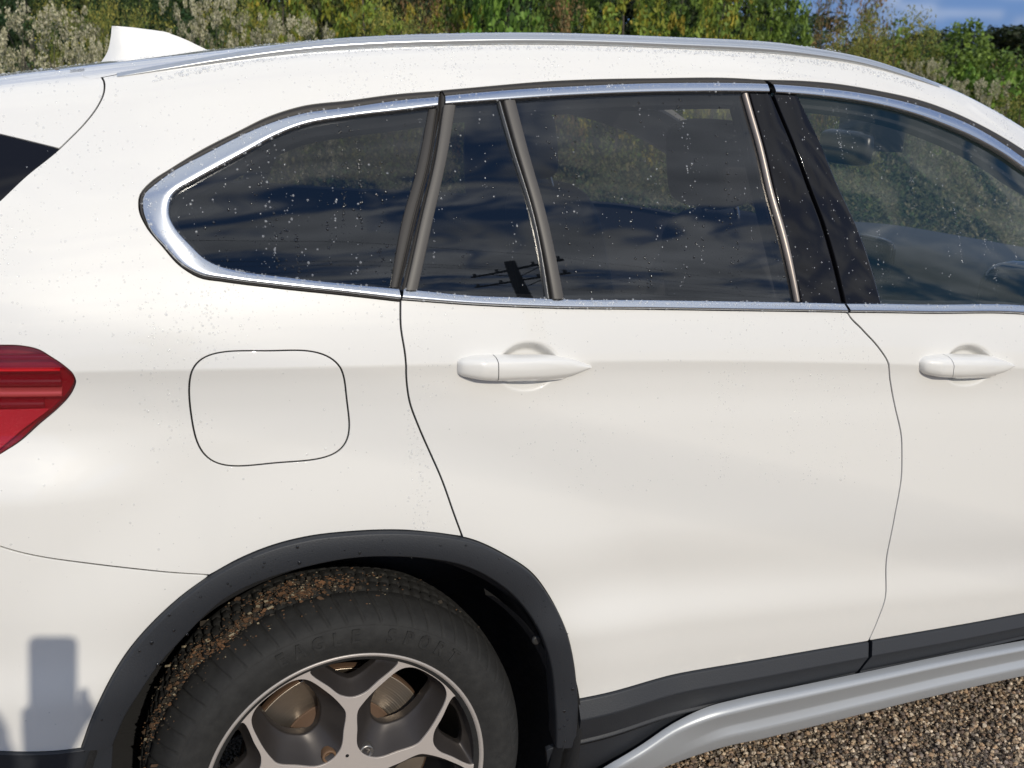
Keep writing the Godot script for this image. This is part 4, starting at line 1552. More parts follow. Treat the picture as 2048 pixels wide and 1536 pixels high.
func cushion(size: Vector3, r: float) -> ArrayMesh:
	var sh := Shape.new()
	var rows := []
	var n := 10
	for i in n + 1:
		var ph := -PI / 2 + PI * i / n
		var ring := PackedVector3Array()
		for k in 24:
			var th := TAU * k / 24
			var d := Vector3(cos(ph) * cos(th), sin(ph), cos(ph) * sin(th))
			var e := Vector3(signf(d.x) * pow(absf(d.x), .45), signf(d.y) * pow(absf(d.y), .45), signf(d.z) * pow(absf(d.z), .45))
			ring.append(e * size * .5 * (1.0 - r * .2))
		rows.append(ring)
	sh.grid(rows, true, false)
	return sh.made()


func cabin() -> void:
	for s in [[1.16, .37], [1.03, -.37]]:
		var seat := Node3D.new()
		seat.name = "seat"
		car.add_child(seat, true)
		seat.position = Vector3(s[0], .62, s[1])
		var back := put("seat_back", cushion(Vector3(.17, .66, .50), .2), mat.seat, seat)
		back.position = Vector3(-.10, .34, 0)
		back.rotation.z = .26
		put("seat_base", cushion(Vector3(.55, .2, .50), .2), mat.seat, seat).position = Vector3(.22, -.02, 0)
		var hd := put("headrest", cushion(Vector3(.10, .20, .27), .2), mat.seat, seat)
		hd.position = Vector3(-.235, .755, 0)
		hd.rotation.z = .15
		for z in [-.07, .07]:
			var post := Shape.new()
			post.tube(PackedVector3Array([Vector3(-.17, .6, z), Vector3(-.22, .74, z)]), PackedFloat32Array([.006, .006]), 8)
			put("headrest_post", post.made(), mat.chrome, seat)
	var bench := Node3D.new()
	bench.name = "rear_bench"
	car.add_child(bench, true)
	bench.position = Vector3(-.08, .62, 0)
	var bb := put("seat_back", cushion(Vector3(.16, .58, 1.26), .1), mat.seat, bench)
	bb.position = Vector3(-.05, .27, 0)
	bb.rotation.z = .3
	put("seat_base", cushion(Vector3(.5, .2, 1.26), .1), mat.seat, bench).position = Vector3(.25, -.02, 0)
	for z in [-.42, .42]:
		var h := put("headrest", cushion(Vector3(.11, .19, .27), .2), mat.seat, bench)
		h.position = Vector3(-.16, .57, z)
	put("parcel_shelf", cushion(Vector3(.5, .03, 1.2), .0), mat.seat, car).position = Vector3(-.38, 1.08, 0)
	var dash := put("dashboard", cushion(Vector3(.55, .34, 1.5), .0), plain(.028, .030, .034, .6), car)
	dash.position = Vector3(2.02, .98, 0)
	put("dash_end", cushion(Vector3(.34, .26, .24), .0), mat.gloss, car).position = Vector3(1.84, 1.04, .56)
	var scr := put("dash_screen", cushion(Vector3(.03, .13, .24), .0), mat.gloss, car)
	scr.position = Vector3(1.72, 1.10, 0)
	var wheel := Shape.new()
	var path := PackedVector3Array()
	for i in 33:
		var t := TAU * i / 32
		path.append(Vector3(1.60 + .07 * sin(t), .98 + .17 * sin(t), -.37 + .185 * cos(t)))
	wheel.tube(path, PackedFloat32Array([.015]), 10)
	wheel.tube(PackedVector3Array([Vector3(1.60, .98, -.55), Vector3(1.62, .97, -.37), Vector3(1.60, .98, -.19)]), PackedFloat32Array([.02]), 8)
	put("steering_wheel", wheel.made(), mat.seat, car)
	var mir := put("rear_view_mirror", cushion(Vector3(.045, .095, .30), .0), plain(.01, .01, .012, .3), car)
	mir.position = Vector3(1.60, 1.41, 0)
	mir.rotation.y = -.25
	var face := put("mirror_glass", cushion(Vector3(.004, .062, .25), .0), plain(.5, .5, .48, .05, 1.0), mir)
	face.position = Vector3(-.018, 0, 0)
	var stem := Shape.new()
	stem.box(Vector3(1.62, 1.39, -.10), Vector3(1.72, 1.49, .10), Transform3D())
	put("mirror_mount", stem.made(), mat.dark, mir)
	mir.get_node("mirror_mount").position = Vector3(-1.60, -1.395, 0)


func far_side(win: Dictionary) -> void:
	side = -1.0
	var p := PackedVector2Array([Vector2(-.92, -.66), Vector2(2.2, -.66), Vector2(2.26, .10), Vector2(2.26, .44), Vector2(1.65, .50), Vector2(1.25, .578), Vector2(.6, .578), Vector2(0, .57), Vector2(-.38, .56), Vector2(-.92, .56)])
	p = cut(cut(dense(p, .1), wheel_hole(0, .455)), wheel_hole(2.67, .47))
	var holes := [win.quarter, cut(win.rear_all, pillar_zone()), win.front]
	var far := put("far_side_panel", sheet(body_map(0.0), p, holes, steps(-.96, 2.3, .04), steps(-.7, .6, .03), 0.0), mat.paint, car)
	far.set_meta("label", "far flank of the car with its own side windows")
	var inn := [inset(win.quarter, .03), inset(cut(win.rear_all, pillar_zone()), .035), inset(win.front, .035)]
	put("inner_panel", sheet(body_map(-.030), shell_poly(), inn, steps(-.96, 2.3, .04), steps(-.7, .6, .04), .02), mat.inner, car)
	put("quarter_window", sheet(body_map(-.004), win.quarter, [], steps(-.4, .2, .04), steps(.1, .5, .04), 0.0), mat.tint, car)
	put("door_window", sheet(body_map(-.004), cut(win.rear_all, pillar_zone()), [], steps(0, 1.0, .04), steps(.05, .55, .04), 0.0), mat.tint, far)
	put("door_window", sheet(body_map(-.004), win.front, [], steps(.8, 2.2, .04), steps(.05, .55, .04), 0.0), mat.clear, far)
	side = 1.0


func front_end() -> void:
	for s in [1.0, -1.0]:
		side = s
		var p := PackedVector2Array([Vector2(2.085, .0), Vector2(2.125, -.1), Vector2(2.075, -.4), Vector2(2.06, -.62), Vector2(3.38, -.55), Vector2(3.38, .0)])
		p = cut(dense(p, .05), wheel_hole(2.67, .468))
		put("front_wing", sheet(body_map(0.0), inset(p, .0017), [], steps(2.0, 3.4, .03), steps(-.7, .1, .02), .02), mat.paint, car)
		var a := PackedVector2Array()
		var b := PackedVector2Array()
		for i in 60:
			var t := deg_to_rad(lerpf(200, -20, i / 59.0))
			var x1 := 2.67 + cos(t) * .47
			var x2 := 2.67 + cos(t) * .418
			a.append(Vector2(x1, v_at(x1, .33 + sin(t) * .47)))
			b.append(Vector2(x2, v_at(x2, .33 + sin(t) * .418)))
		put("wheel_arch_cladding", ribbon(a, b, [0, -.008, 0, .006, .07, .012, .9, .013, 1, .004, 1, -.03]), mat.cladding, car)
		# tail closing panel
		var sh := Shape.new()
		var rows := [PackedVector3Array(), PackedVector3Array()]
		for i in 70:
			var v := lerpf(-.75, 1.3, i / 69.0)
			var q := body0(-.93, v)
			rows[0].append(q)
			rows[1].append(Vector3(-.93, q.y, 0))
		sh.grid(rows, false, s > 0)
		put("tailgate", sh.made(), mat.paint, car)
	side = 1.0
	var mirror := Node3D.new()
	mirror.name = "door_mirror"
	car.add_child(mirror, true)
	mirror.position = Vector3(1.92, 1.13, 1.02)
	put("mirror_housing", cushion(Vector3(.11, .15, .24), .0), mat.gloss, mirror)
	var g := put("mirror_glass", cushion(Vector3(.006, .12, .20), .0), plain(.8, .8, .82, .02, 1.0), mirror)
	g.position = Vector3(-.053, 0, 0)
	var arm := Shape.new()
	arm.tube(PackedVector3Array([Vector3(0, -.04, -.06), Vector3(.01, -.05, -.14)]), PackedFloat32Array([.025, .03]), 10)
	put("mirror_arm", arm.made(), mat.gloss, mirror)


func _ready() -> void:
	# camera, sky, sun, exposure
	var cam := Camera3D.new()
	cam.name = "camera"
	add_child(cam)
	cam.position = EYE
	cam.basis = Basis(Vector3.UP, deg_to_rad(-YAW)) * Basis(Vector3.RIGHT, deg_to_rad(-PITCH)) * Basis(Vector3.BACK, deg_to_rad(ROLL))
	cam.fov = 2.0 * rad_to_deg(atan(768.0 / 2050.0))
	cam.near = 0.05
	cam.far = 400.0
	cam.current = true
	var lens := CameraAttributesPhysical.new()      # a telephone's small lens, focused on the car
	lens.frustum_focal_length = 12.0 * 2050.0 / 768.0
	lens.exposure_aperture = 8.0
	lens.frustum_focus_distance = 1.8
	cam.attributes = lens
	cam.fov = 2.0 * rad_to_deg(atan(768.0 / 2050.0))
	var env := Environment.new()
	env.background_mode = Environment.BG_SKY
	var sky := Sky.new()
	var sm := PanoramaSkyMaterial.new()
	sm.panorama = sky_picture()
	sky.sky_material = sm
	env.sky = sky
	env.background_energy_multiplier = SKY_LIGHT
	env.ambient_light_source = Environment.AMBIENT_SOURCE_SKY
	env.tonemap_mode = Environment.TONE_MAPPER_LINEAR
	env.tonemap_exposure = EXPOSURE
	env.sdfgi_enabled = true
	env.ssao_enabled = true
	env.ssil_enabled = true
	var we := WorldEnvironment.new()
	we.name = "environment"
	we.environment = env
	add_child(we)
	var sun := DirectionalLight3D.new()
	sun.name = "sun"
	sun.light_energy = SUN
	sun.light_color = Color(1.0, 0.965, 0.90)
	sun.light_angular_distance = 0.5
	sun.shadow_enabled = true
	add_child(sun)
	sun.look_at_from_position(SUN_TO * 30.0, Vector3.ZERO)

	rng.seed = 20231
	prepare_surface()
	make_materials()
	ground()
	build_car()
	verge()
	power_line()
	photographer()


# ---------- sky ----------
func sky_picture() -> ImageTexture:
	var w := 1280
	var h := 640
	var f := FastNoiseLite.new()
	f.seed = 11
	f.noise_type = FastNoiseLite.TYPE_SIMPLEX_SMOOTH
	f.frequency = 1.0
	f.fractal_octaves = 5
	f.fractal_gain = .55
	var g := FastNoiseLite.new()
	g.seed = 5
	g.noise_type = FastNoiseLite.TYPE_SIMPLEX_SMOOTH
	g.frequency = 1.0
	g.fractal_octaves = 3
	var img := Image.create_empty(w, h, false, Image.FORMAT_RGBF)
	var top := Color(.060, .145, .37)
	var low := Color(.115, .215, .42)
	var ground_c := Color(.16, .15, .13)
	for j in h:
		var el := PI * (.5 - (j + .5) / h)
		var y := sin(el)
		var base := top.lerp(low, pow(1.0 - clampf(y, 0, 1), 2.5))
		if y < 0:
			base = low.lerp(ground_c, clampf(-y * 12.0, 0, 1))
		for i in w:
			var c := base
			if y > -.02:
				var az := TAU * ((i + .5) / w - .5)
				var px := sin(az) * cos(el) / (maxf(y, 0) + .14)
				var pz := -cos(az) * cos(el) / (maxf(y, 0) + .14)
				# long streaks drawn out along one wind direction, broken into ripples
				var a := px * .95 + pz * .3
				var b := -px * .3 + pz * .95
				var big := g.get_noise_2d(a * .55 + 3.0, b * 1.9)
				var n := f.get_noise_2d(a * 1.3 + big * .5, b * 3.4 + big * 1.2 + .5 * g.get_noise_2d(a * 2.0, b * 2.0)) * .95 + big * .6
				var k := clampf((n + .26) / .42, 0, 1)
				k = k * k * (3 - 2 * k) * clampf((y - .03) * 5.0, 0.12, 1)
				var lit := .86 + .55 * f.get_noise_2d(a * 1.7 + 40.0, b * 5.0)
				var cloud := Color(.78, .82, .88) * lit
				c = base.lerp(cloud, k * .88)
			img.set_pixel(i, j, c)
	return ImageTexture.create_from_image(img)


# ---------- ground ----------
func ground() -> void:
	var gm := plain(1, 1, 1, .95)
	gm.albedo_texture = noise_tex(1024, .03, 5, rgb(.085, .065, .045), rgb(.20, .165, .12), false, 0, 21)
	gm.uv1_triplanar = true
	gm.uv1_world_triplanar = true
	gm.uv1_scale = Vector3(.9, .9, .9)
	var gp := Shape.new()
	gp.face([Vector3(-220, 0, -220), Vector3(220, 0, -220), Vector3(220, 0, 220), Vector3(-220, 0, 220)], Vector3.UP)
	var o := put("ground", gp.made(), gm, self)
	tag(o, "earth ground under the verge", "", "", "structure")
	var lot := plain(1, 1, 1, .95)
	lot.albedo_texture = noise_tex(1024, .06, 5, rgb(.13, .105, .08), rgb(.36, .30, .235), false, 0, 22)
	lot.normal_enabled = true
	lot.normal_texture = noise_tex(512, .12, 3, Color.BLACK, Color.WHITE, true, 8.0, 23)
	lot.uv1_triplanar = true
	lot.uv1_world_triplanar = true
	lot.uv1_scale = Vector3(1.6, 1.6, 1.6)
	var lp := Shape.new()
	lp.face([Vector3(-14, .004, -2.1), Vector3(30, .004, -2.1), Vector3(30, .004, 12), Vector3(-14, .004, 12)], Vector3.UP)
	var lo := put("gravel_lot", lp.made(), lot, self)
	tag(lo, "brown gravel parking surface", "", "", "structure")
	var tones := [Color(.42, .29, .18), Color(.50, .39, .27), Color(.32, .22, .15), Color(.18, .13, .10), Color(.58, .48, .37), Color(.40, .29, .19), Color(.26, .21, .18), Color(.66, .56, .44), Color(.11, .09, .075)]
	var sm := plain(1, 1, 1, .75)
	sm.vertex_color_use_as_albedo = true
	for kind in 3:
		var sh := pebble(kind)
		var places := []
		var tint := []
		for patch in [[30000, .35, 3.6, .30, 1.75], [26000, -2.6, .35, .30, 2.5], [18000, .35, 3.6, 1.75, 2.5]]:
			for i in patch[0]:
				var x := rng.randf_range(patch[1], patch[2])
				var z := rng.randf_range(patch[3], patch[4])
				var s := lerpf(.0018, .0072, pow(rng.randf(), 2.4))
				var b := Basis.from_euler(Vector3(rng.randfn(0, .5), rng.randf() * TAU, rng.randfn(0, .5))).scaled(Vector3(s, s * .8, s))
				places.append(Transform3D(b, Vector3(x, .004 + s * .35 + rng.randf() * .004, z)))
				tint.append((tones[rng.randi() % tones.size()] as Color) * rng.randf_range(.5, 1.45))
		var st := scatter("gravel", sh, sm, places, self, tint)
		tag(st, "loose mixed gravel beside the car", "", "", "stuff")


func pebble(kind: int) -> ArrayMesh:      # a broken, flat-faced stone
	var sh := Shape.new()
	var r := RandomNumberGenerator.new()
	r.seed = 90 + kind
	var rows := []
	for k in 5:
		var t := PI * k / 4.0
		var ring := []
		for q in 6:
			var d := Vector3(sin(t) * cos(TAU * (q + .5 * (k % 2)) / 6), cos(t), sin(t) * sin(TAU * (q + .5 * (k % 2)) / 6))
			ring.append(d * r.randf_range(.72, 1.22))
		if k == 0 or k == 4:
			for q in 6:
				ring[q] = ring[0]
		rows.append(ring)
	for k in 4:
		for q in 6:
			var q2 := (q + 1) % 6
			for t in [[rows[k][q], rows[k][q2], rows[k + 1][q2]], [rows[k][q], rows[k + 1][q2], rows[k + 1][q]]]:
				var nn: Vector3 = (t[1] - t[0]).cross(t[2] - t[0]).normalized()
				if nn == Vector3.ZERO:
					continue
				if nn.dot(t[0] + t[1] + t[2]) < 0:
					nn = -nn
				sh.face(t, nn)
	return sh.made()


# ---------- plants ----------
func leaf_mesh(kind: String) -> ArrayMesh:      # one crown, unit height 1, spread 1 across, from many leaf-sized faces
	var sh := Shape.new()
	var r := RandomNumberGenerator.new()
	r.seed = hash(kind)
	var spec: Dictionary = SPEC[kind]
	var tones: Array = spec.tones
	var puffs := []
	for i in int(spec.puffs):
		var h := pow(r.randf(), .85)
		var w: float = .5 * (1.0 - spec.taper * h) * (.35 + .65 * minf(1.0, h * 4.0 + .3))
		var a := r.randf() * TAU
		var q := sqrt(r.randf()) * w
		puffs.append([Vector3(cos(a) * q, lerpf(spec.low, 1.0, h), sin(a) * q), spec.puff * r.randf_range(.6, 1.25), r.randf_range(.75, 1.2), r.randi() % tones.size()])
	for p in puffs:
		for i in int(spec.leaves):
			var d := Vector3(r.randfn(), r.randfn(), r.randfn()).normalized() * pow(r.randf(), .4)
			var c: Vector3 = p[0] + d * p[1] * Vector3(1, spec.flat, 1)
			var s: float = spec.leaf * r.randf_range(.6, 1.35)
			var n := (d * .7 + Vector3(r.randfn(), r.randfn() + .5, r.randfn()) * .6).normalized()
			var t := n.cross(Vector3(r.randfn(), r.randfn(), r.randfn())).normalized()
			if spec.get("hang", 0.0) > 0.0:
				t = (t + Vector3.DOWN * spec.hang).normalized()
			var b: Vector3 = n.cross(t).normalized() * s * spec.wide
			n = b.cross(t).normalized()
			var col: Color = tones[p[3]] if r.randf() < .7 else tones[r.randi() % tones.size()]
			if i < int(spec.leaves) * spec.get("tips", 0.0):
				col = spec.tip
			col = col * p[2] * r.randf_range(.75, 1.25)
			var k := sh.v.size()
			sh.add(c - t * s, n)
			sh.add(c + b + n * s * .15, n)
			sh.add(c + t * s, n)
			sh.add(c - b + n * s * .15, n)
			for q in 4:
				sh.c.append(col)
			sh.tri(k, k + 1, k + 2)
			sh.tri(k, k + 2, k + 3)
	return sh.made()


func trunk_mesh(kind: String) -> ArrayMesh:
	var sh := Shape.new()
	var r := RandomNumberGenerator.new()
	r.seed = hash(kind) + 7
	var stems: int = SPEC[kind].stems
	for s in stems:
		var path := PackedVector3Array()
		var rad := PackedFloat32Array()
		var lean := Vector3(r.randfn(0, .12), 0, r.randfn(0, .12)) * (1.0 if stems > 1 else .25)
		for i in 7:
			var t := i / 6.0
			path.append(Vector3(r.randfn(0, .01), t * .93, r.randfn(0, .01)) + lean * t)
			rad.append(lerpf(.018, .004, t) / sqrt(stems))
		sh.tube(path, rad, 7)
		for b in 7:
			var t := r.randf_range(.25, .85)
			var o := Vector3(0, t * .93, 0) + lean * t
			var a := r.randf() * TAU
			var l := r.randf_range(.18, .4) * (1.1 - t)
			sh.tube(PackedVector3Array([o, o + Vector3(cos(a) * l * .6, l * .4, sin(a) * l * .6), o + Vector3(cos(a) * l, l * .9, sin(a) * l)]), PackedFloat32Array([.006, .004, .0015]), 5)
	return sh.made()


func verge() -> void:
	var bark := plain(.10, .085, .07, .9)
	var protos := {}
	for kind in SPEC:
		var m := plain(1, 1, 1, .55, 0.0, .35)
		m.vertex_color_use_as_albedo = true
		m.backlight_enabled = true
		m.backlight = Color(.6, .6, .6)
		m.cull_mode = BaseMaterial3D.CULL_DISABLED
		protos[kind] = [leaf_mesh(kind), m, trunk_mesh(kind)]
	var r := RandomNumberGenerator.new()
	r.seed = 77
	for i in PLANTS.size():
		var p: Array = PLANTS[i]
		var spec: Dictionary = SPEC[p[0]]
		var o := thing(spec.name, p[5], spec.category, Vector3(p[1], 0, p[2]), spec.group)
		var h: float = p[3] * (.84 if p[1] > 8.0 and p[2] < -11.0 else 1.02)
		var w: float = p[4] * spec.spread
		o.rotation.y = r.randf() * TAU
		o.scale = Vector3(w, h, w * r.randf_range(.9, 1.1))
		put("trunk", protos[p[0]][2], bark, o)
		put("crown", protos[p[0]][0], protos[p[0]][1], o)
	# the mass of weeds between the lot and the bushes
	var weeds := []
	for kind in 3:
		var sh := Shape.new()
		var wr := RandomNumberGenerator.new()
		wr.seed = 300 + kind
		for s in 9:
			var lean := Vector3(wr.randfn(0, .22), 1, wr.randfn(0, .22))
			var hh := wr.randf_range(.55, 1.0)
			var foot := Vector3(wr.randfn(0, .12), 0, wr.randfn(0, .12))
			for l in 34:
				var t := wr.randf_range(.1, 1.0)
				var c := foot + lean * hh * t
				var a := wr.randf() * TAU
				var d := Vector3(cos(a), wr.randf_range(-.1, .9), sin(a)).normalized()
				var ln := wr.randf_range(.03, .085) * (1.2 - .5 * t)
				var sd := d.cross(Vector3.UP).normalized() * ln * (.10 if kind == 0 else .20)
				var n := sd.cross(d).normalized()
				if n.y < 0:
					n = -n
				var k := sh.v.size()
				sh.add(c, n)
				sh.add(c + d * ln * .5 + sd, n)
				sh.add(c + d * ln, n)
				sh.add(c + d * ln * .5 - sd, n)
				sh.tri(k, k + 1, k + 2)
				sh.tri(k, k + 2, k + 3)
		var places := []
		var tint := []
		for i in 3000:
			var z := -2.3 - pow(wr.randf(), 1.3) * 11.0
			var x := wr.randf_range(-2.0, 5.0 - z * 1.5)
			var hgt := wr.randf_range(.45, .95) * (1.0 + clampf((-z - 2.3) * .12, 0, .6))
			places.append(Transform3D(Basis(Vector3.UP, wr.randf() * TAU).scaled(Vector3(1, hgt, 1)), Vector3(x, 0, z)))
			var tones := [Color(.085, .115, .032), Color(.13, .14, .045), Color(.17, .15, .06), Color(.06, .095, .03), Color(.22, .20, .11)]
			tint.append((tones[wr.randi() % 5] as Color) * wr.randf_range(.7, 1.25))
		var m := plain(1, 1, 1, .6, 0.0, .3)
		m.vertex_color_use_as_albedo = true
		m.backlight_enabled = true
		m.backlight = Color(.4, .4, .4)
		var st := scatter("undergrowth", sh.made(), m, places, self, tint)
		tag(st, "tangled weeds and grasses on the verge beyond the car", "", "", "stuff")


# ---------- power line behind the photographer, mirrored in the windows ----------
func power_line() -> void:
	var wood := plain(.09, .075, .06, .85)
	var pole := thing("utility_pole", "wooden utility pole with two crossarms, mirrored in the rear door window", "utility pole", Vector3(6.78, 0, 16.0))
	var s := Shape.new()
	s.tube(PackedVector3Array([Vector3(0, 0, 0), Vector3(0, 5, 0), Vector3(0, 9.45, 0)]), PackedFloat32Array([.22, .19, .145]), 14)
	put("post", s.made(), wood, pole)
	var along := Vector3(1, 0, -1).normalized()
	var yaw := Basis(Vector3.UP, PI / 4)
	for k in 2:
		var y := 8.94 - k * .95
		var a := Shape.new()
		a.box(Vector3(-1.25, -.055, -.05), Vector3(1.25, .055, .05), Transform3D(yaw, Vector3(0, y, 0) + Vector3(.13, 0, .13)))
		put("crossarm", a.made(), wood, pole)
		for e in [-1, 1]:
			var b := Shape.new()
			b.tube(PackedVector3Array([Vector3(.16, y - .62, .16), Vector3(.18, y, .18) + along * .75 * e]), PackedFloat32Array([.022, .022]), 6)
			put("brace", b.made(), wood, pole)
		for e in [-1.15, -.5, .5, 1.15]:
			var c := Shape.new()
			var f: Vector3 = Vector3(.13, y + .06, .13) + along * e
			c.tube(PackedVector3Array([f, f + Vector3(0, .06, 0), f + Vector3(0, .10, 0), f + Vector3(0, .2, 0)]), PackedFloat32Array([.03, .055, .035, .05]), 10)
			put("insulator", c.made(), plain(.12, .10, .09, .2), pole)
	var d := Vector3(1, 0, .62).normalized()
	var names := ["wire at the left end of the upper crossarm", "wire on the inner insulator of the upper crossarm", "wire at the right end of the upper crossarm", "wire at the left end of the lower crossarm", "wire at the right end of the lower crossarm"]
	var q := 0
	for k in 2:
		for e in ([-1.15, -.5, 1.15] if k == 0 else [-1.15, 1.15]):
			var at: Vector3 = Vector3(6.78, 9.20 - k * .95, 16) + Vector3(.13, 0, .13) + along * e
			var w := Shape.new()
			var path := PackedVector3Array()
			for i in 61:
				var t := (i - 30) / 30.0
				var u := absf(t)
				path.append(at + d * t * 42.0 + Vector3.DOWN * (4.0 * .75 * u * (1.0 - u)))
			w.tube(path, PackedFloat32Array([.0055]), 6)
			var o := put("power_wire", w.made(), plain(.02, .02, .02, .6), self)
			tag(o, "thin black power %s of the utility pole" % names[q], "power wire", "wires strung on the utility pole")
			q += 1


# ---------- the photographer, whose shadow falls on the bumper ----------
func sdf_mesh(bones: Array, cell: float, k := .035) -> ArrayMesh:      # bones: [a, b, ra, rb]; surface nets over a smooth union
	var lo := Vector3.INF
	var hi := -Vector3.INF
	for b in bones:
		var r := maxf(b[2], b[3]) + cell * 3
		lo = lo.min(b[0] - Vector3.ONE * r).min(b[1] - Vector3.ONE * r)
		hi = hi.max(b[0] + Vector3.ONE * r).max(b[1] + Vector3.ONE * r)
	var n := Vector3i(((hi - lo) / cell).ceil()) + Vector3i.ONE
	var val := PackedFloat32Array()
	val.resize(n.x * n.y * n.z)
	val.fill(9.0)
	for b in bones:
		var r := maxf(b[2], b[3]) + cell * 2.5 + k
		var a0 := Vector3i((((b[0] as Vector3).min(b[1]) - Vector3.ONE * r - lo) / cell).floor()).clamp(Vector3i.ZERO, n - Vector3i.ONE)
		var a1 := Vector3i((((b[0] as Vector3).max(b[1]) + Vector3.ONE * r - lo) / cell).ceil()).clamp(Vector3i.ZERO, n - Vector3i.ONE)
		var ab: Vector3 = b[1] - b[0]
		var ll := maxf(ab.length_squared(), 1e-9)
		for x in range(a0.x, a1.x + 1):
			for y in range(a0.y, a1.y + 1):
				for z in range(a0.z, a1.z + 1):
					var p := lo + Vector3(x, y, z) * cell
					var t := clampf((p - b[0]).dot(ab) / ll, 0, 1)
					var d: float = p.distance_to(b[0] + ab * t) - lerpf(b[2], b[3], t)
					var at := (x * n.y + y) * n.z + z
					var o := val[at]
					if o > 8.0:
						val[at] = d
					else:
						var h := maxf(k - absf(o - d), 0.0) / k
						val[at] = minf(o, d) - h * h * k * .25
	var sh := Shape.new()
	var ids := {}
	for x in n.x - 1:
		for y in n.y - 1:
			for z in n.z - 1:
				var sum := Vector3.ZERO
				var hits := 0
				var c := []
				for q in 8:
					c.append(val[((x + (q & 1)) * n.y + y + ((q >> 1) & 1)) * n.z + z + (q >> 2)])
				if (c[0] < 0) == (c[1] < 0) and (c[0] < 0) == (c[2] < 0) and (c[0] < 0) == (c[3] < 0) and (c[0] < 0) == (c[4] < 0) and (c[0] < 0) == (c[5] < 0) and (c[0] < 0) == (c[6] < 0) and (c[0] < 0) == (c[7] < 0):
					continue
				for e in [[0, 1], [2, 3], [4, 5], [6, 7], [0, 2], [1, 3], [4, 6], [5, 7], [0, 4], [1, 5], [2, 6], [3, 7]]:
					var va: float = c[e[0]]
					var vb: float = c[e[1]]
					if (va < 0) != (vb < 0):
						var t := va / (va - vb)
						var pa := Vector3(e[0] & 1, (e[0] >> 1) & 1, e[0] >> 2)
						var pb := Vector3(e[1] & 1, (e[1] >> 1) & 1, e[1] >> 2)
						sum += pa.lerp(pb, t)
						hits += 1
				var g := Vector3(c[1] + c[3] + c[5] + c[7] - c[0] - c[2] - c[4] - c[6], c[2] + c[3] + c[6] + c[7] - c[0] - c[1] - c[4] - c[5], c[4] + c[5] + c[6] + c[7] - c[0] - c[1] - c[2] - c[3]).normalized()
				ids[Vector3i(x, y, z)] = sh.add(lo + (Vector3(x, y, z) + sum / hits) * cell, g)
	for key in ids:
		for ax in 3:
			var u := Vector3i.ZERO
			var v := Vector3i.ZERO
			var w := Vector3i.ZERO
			u[(ax + 1) % 3] = 1
			v[(ax + 2) % 3] = 1
			w[ax] = 1
			var p: Vector3i = key
			var b: Vector3i = p + w
			var v0 := val[(p.x * n.y + p.y) * n.z + p.z]
			var v1 := val[(b.x * n.y + b.y) * n.z + b.z]
			if (v0 < 0) != (v1 < 0) and ids.has(p - u) and ids.has(p - v) and ids.has(p - u - v):
				sh.quad(ids[p], ids[p - u], ids[p - u - v], ids[p - v])
	return sh.made()


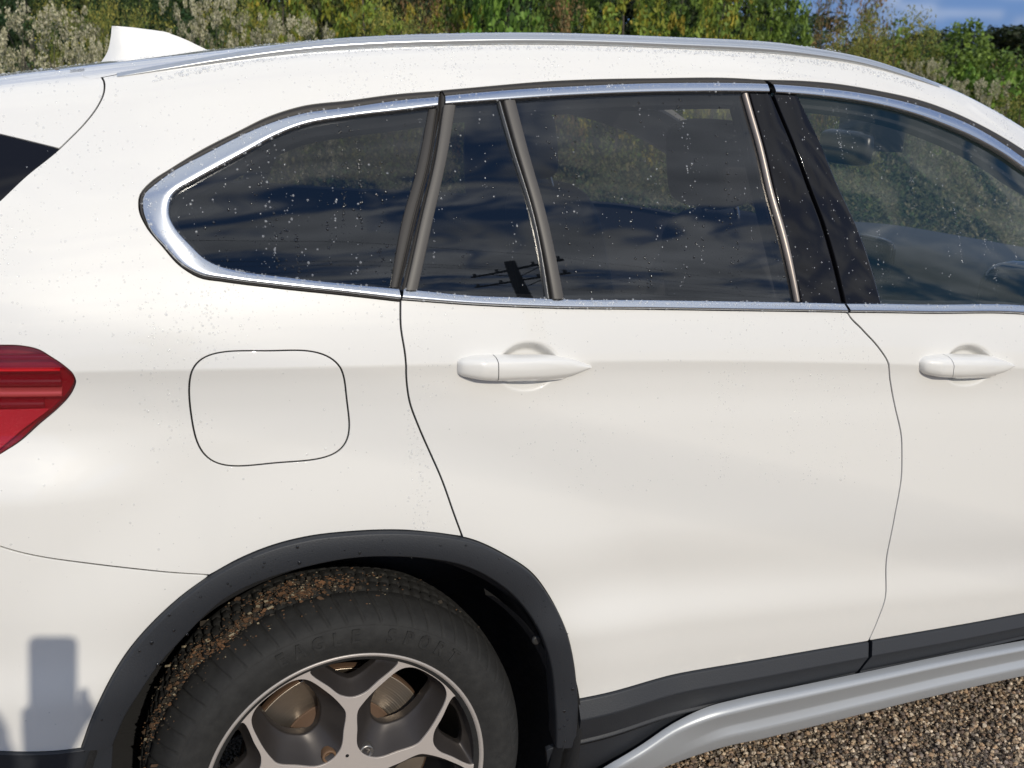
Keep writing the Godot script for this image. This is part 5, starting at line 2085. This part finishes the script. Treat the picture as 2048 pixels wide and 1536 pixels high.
func photographer() -> void:
	var b := Basis(Vector3.UP, deg_to_rad(-YAW)) * Basis(Vector3.RIGHT, deg_to_rad(-PITCH)) * Basis(Vector3.BACK, deg_to_rad(ROLL))
	var r := b.x
	var u := b.y
	var back := b.z
	var fh := Vector3(-back.x, 0, -back.z).normalized()
	var rh := fh.cross(Vector3.UP).normalized()
	# the telephone: its lens is where the picture is taken from
	var mid := EYE + back * .009 - r * .018 - u * .0565
	var ph := thing("phone", "black smartphone held upright in one hand, facing the car", "phone", mid)
	ph.basis = b
	var round_rect := PackedVector2Array()
	for c in [[1, 1, 0], [-1, 1, 90], [-1, -1, 180], [1, -1, 270]]:
		for i in 7:
			var t := deg_to_rad(c[2] + 15.0 * i)
			round_rect.append(Vector2(c[0] * .0245, c[1] * .062) + Vector2(cos(t), sin(t)) * .011)
	var sh := Shape.new()
	var rows := []
	for z in [[-.0040, .0], [-.0038, .94], [-.0032, .985], [0, 1.0], [.0032, .985], [.0038, .94], [.0040, .0]]:
		var ring := PackedVector3Array()
		for p in round_rect:
			ring.append(Vector3(p.x * z[1], p.y * z[1], z[0]))
		rows.append(ring)
	sh.grid(rows, true, false)
	put("phone_body", sh.made(), plain(.015, .015, .017, .3), ph)
	var who := thing("person", "person in a dark jacket and jeans taking the photo with a raised phone", "person")
	var foot := Vector3(EYE.x, 0, EYE.z) - fh * .44 + rh * .0
	var P := func(side_by: float, up_by: float, on_by: float) -> Vector3:
		return foot + rh * side_by + Vector3.UP * up_by + fh * on_by
	var neck: Vector3 = P.call(0, 1.33, 0)
	var head: Vector3 = P.call(0, 1.475, .03)
	var skin := [[head + Vector3(0, .035, 0) - fh * .015, head + Vector3(0, .03, 0) + fh * .005, .092, .090], [head, head + Vector3(0, -.075, 0) + fh * .03, .078, .052], [neck, head - Vector3(0, .03, 0), .058, .055], [head + fh * .082 + Vector3(0, .015, 0), head + fh * .102 - Vector3(0, .02, 0), .012, .017], [P.call(0, 1.26, -.01), neck, .10, .06]]
	var cloth := [[P.call(0, 1.00, 0), P.call(0, 1.12, 0), .145, .150], [P.call(-.06, 1.14, 0), P.call(-.07, 1.25, -.01), .115, .105], [P.call(.06, 1.14, 0), P.call(.07, 1.25, -.01), .115, .105], [P.call(-.17, 1.27, -.01), P.call(.17, 1.27, -.01), .068, .068]]
	for k in 2:
		var s := 1.0 if k == 0 else -1.0
		var sho: Vector3 = P.call(.185 * s, 1.26, -.01)
		var elb: Vector3 = P.call(.07, 1.03, .16) if k == 0 else P.call(-.25, 1.02, -.03)
		var wri: Vector3 = mid - u * .145 + r * .004 + back * .030 if k == 0 else P.call(-.27, .78, .04)
		cloth.append([sho, elb, .055, .046])
		cloth.append([elb, elb.lerp(wri, .86), .045, .035])
		skin.append([elb.lerp(wri, .7), wri, .033, .026])
		if k == 1:
			var knuckle: Vector3 = P.call(-.27, .70, .06)
			skin.append([wri, knuckle, .026, .030])
			for f in 4:
				var root: Vector3 = knuckle + fh * (.026 - f * .017)
				skin.append([root, root + Vector3(0, -.035, 0) + rh * .008, .0095, .009])
				skin.append([root + Vector3(0, -.035, 0) + rh * .008, root + Vector3(0, -.060 + .006 * absf(f - 1.5), 0) + rh * .022, .009, .0075])
			skin.append([wri + fh * .02, wri + fh * .045 + Vector3(0, -.05, 0) + rh * .015, .012, .010])
			continue
		# the right palm lies behind the lower half of the telephone, fingers round its left edge, thumb along the right
		var palm: Vector3 = mid - u * .070 + r * .020 + back * .022
		skin.append([wri, palm, .026, .024])
		skin.append([palm, palm + u * .035, .024, .018])
		for f in 4:
			var root: Vector3 = palm + u * (.034 - f * .019) - r * .018
			var knee: Vector3 = root - r * .030 - back * .004
			var tip: Vector3 = knee - back * (.024 - .003 * absf(f - 1.5)) + r * .006
			skin.append([root, knee, .0095, .009])
			skin.append([knee, tip, .009, .0075])
		skin.append([palm + r * .015, palm + r * .036 + u * .030 - back * .012, .014, .011])
		skin.append([palm + r * .036 + u * .030 - back * .012, palm + r * .024 + u * .058 - back * .026, .011, .009])
	put("body", sdf_mesh(skin, .009, .012), plain(.42, .25, .17, .55), who)
	put("jacket", sdf_mesh(cloth, .018, .05), plain(.03, .035, .05, .85), who)
	var legs := []
	for s in [1.0, -1.0]:
		legs.append([P.call(.085 * s, .95, 0), P.call(.10 * s, .50, .02), .098, .066])
		legs.append([P.call(.10 * s, .50, .02), P.call(.11 * s, .10, -.02), .062, .050])
	legs.append([P.call(-.07, .98, 0), P.call(.07, .98, 0), .125, .125])
	put("jeans", sdf_mesh(legs, .018, .05), plain(.04, .06, .11, .85), who)
	for s in [1.0, -1.0]:
		put("shoe", sdf_mesh([[P.call(.11 * s, .055, -.05), P.call(.12 * s, .04, .16), .05, .036]], .01, .02), plain(.05, .045, .04, .6), who)
	put("hair", sdf_mesh([[head + Vector3(0, .06, 0) - fh * .03, head + Vector3(0, .065, 0) + fh * .02, .085, .078], [head - fh * .045 + Vector3(0, .02, 0), head - fh * .05 - Vector3(0, .03, 0), .07, .055]], .012, .03), plain(.03, .02, .014, .7), who)
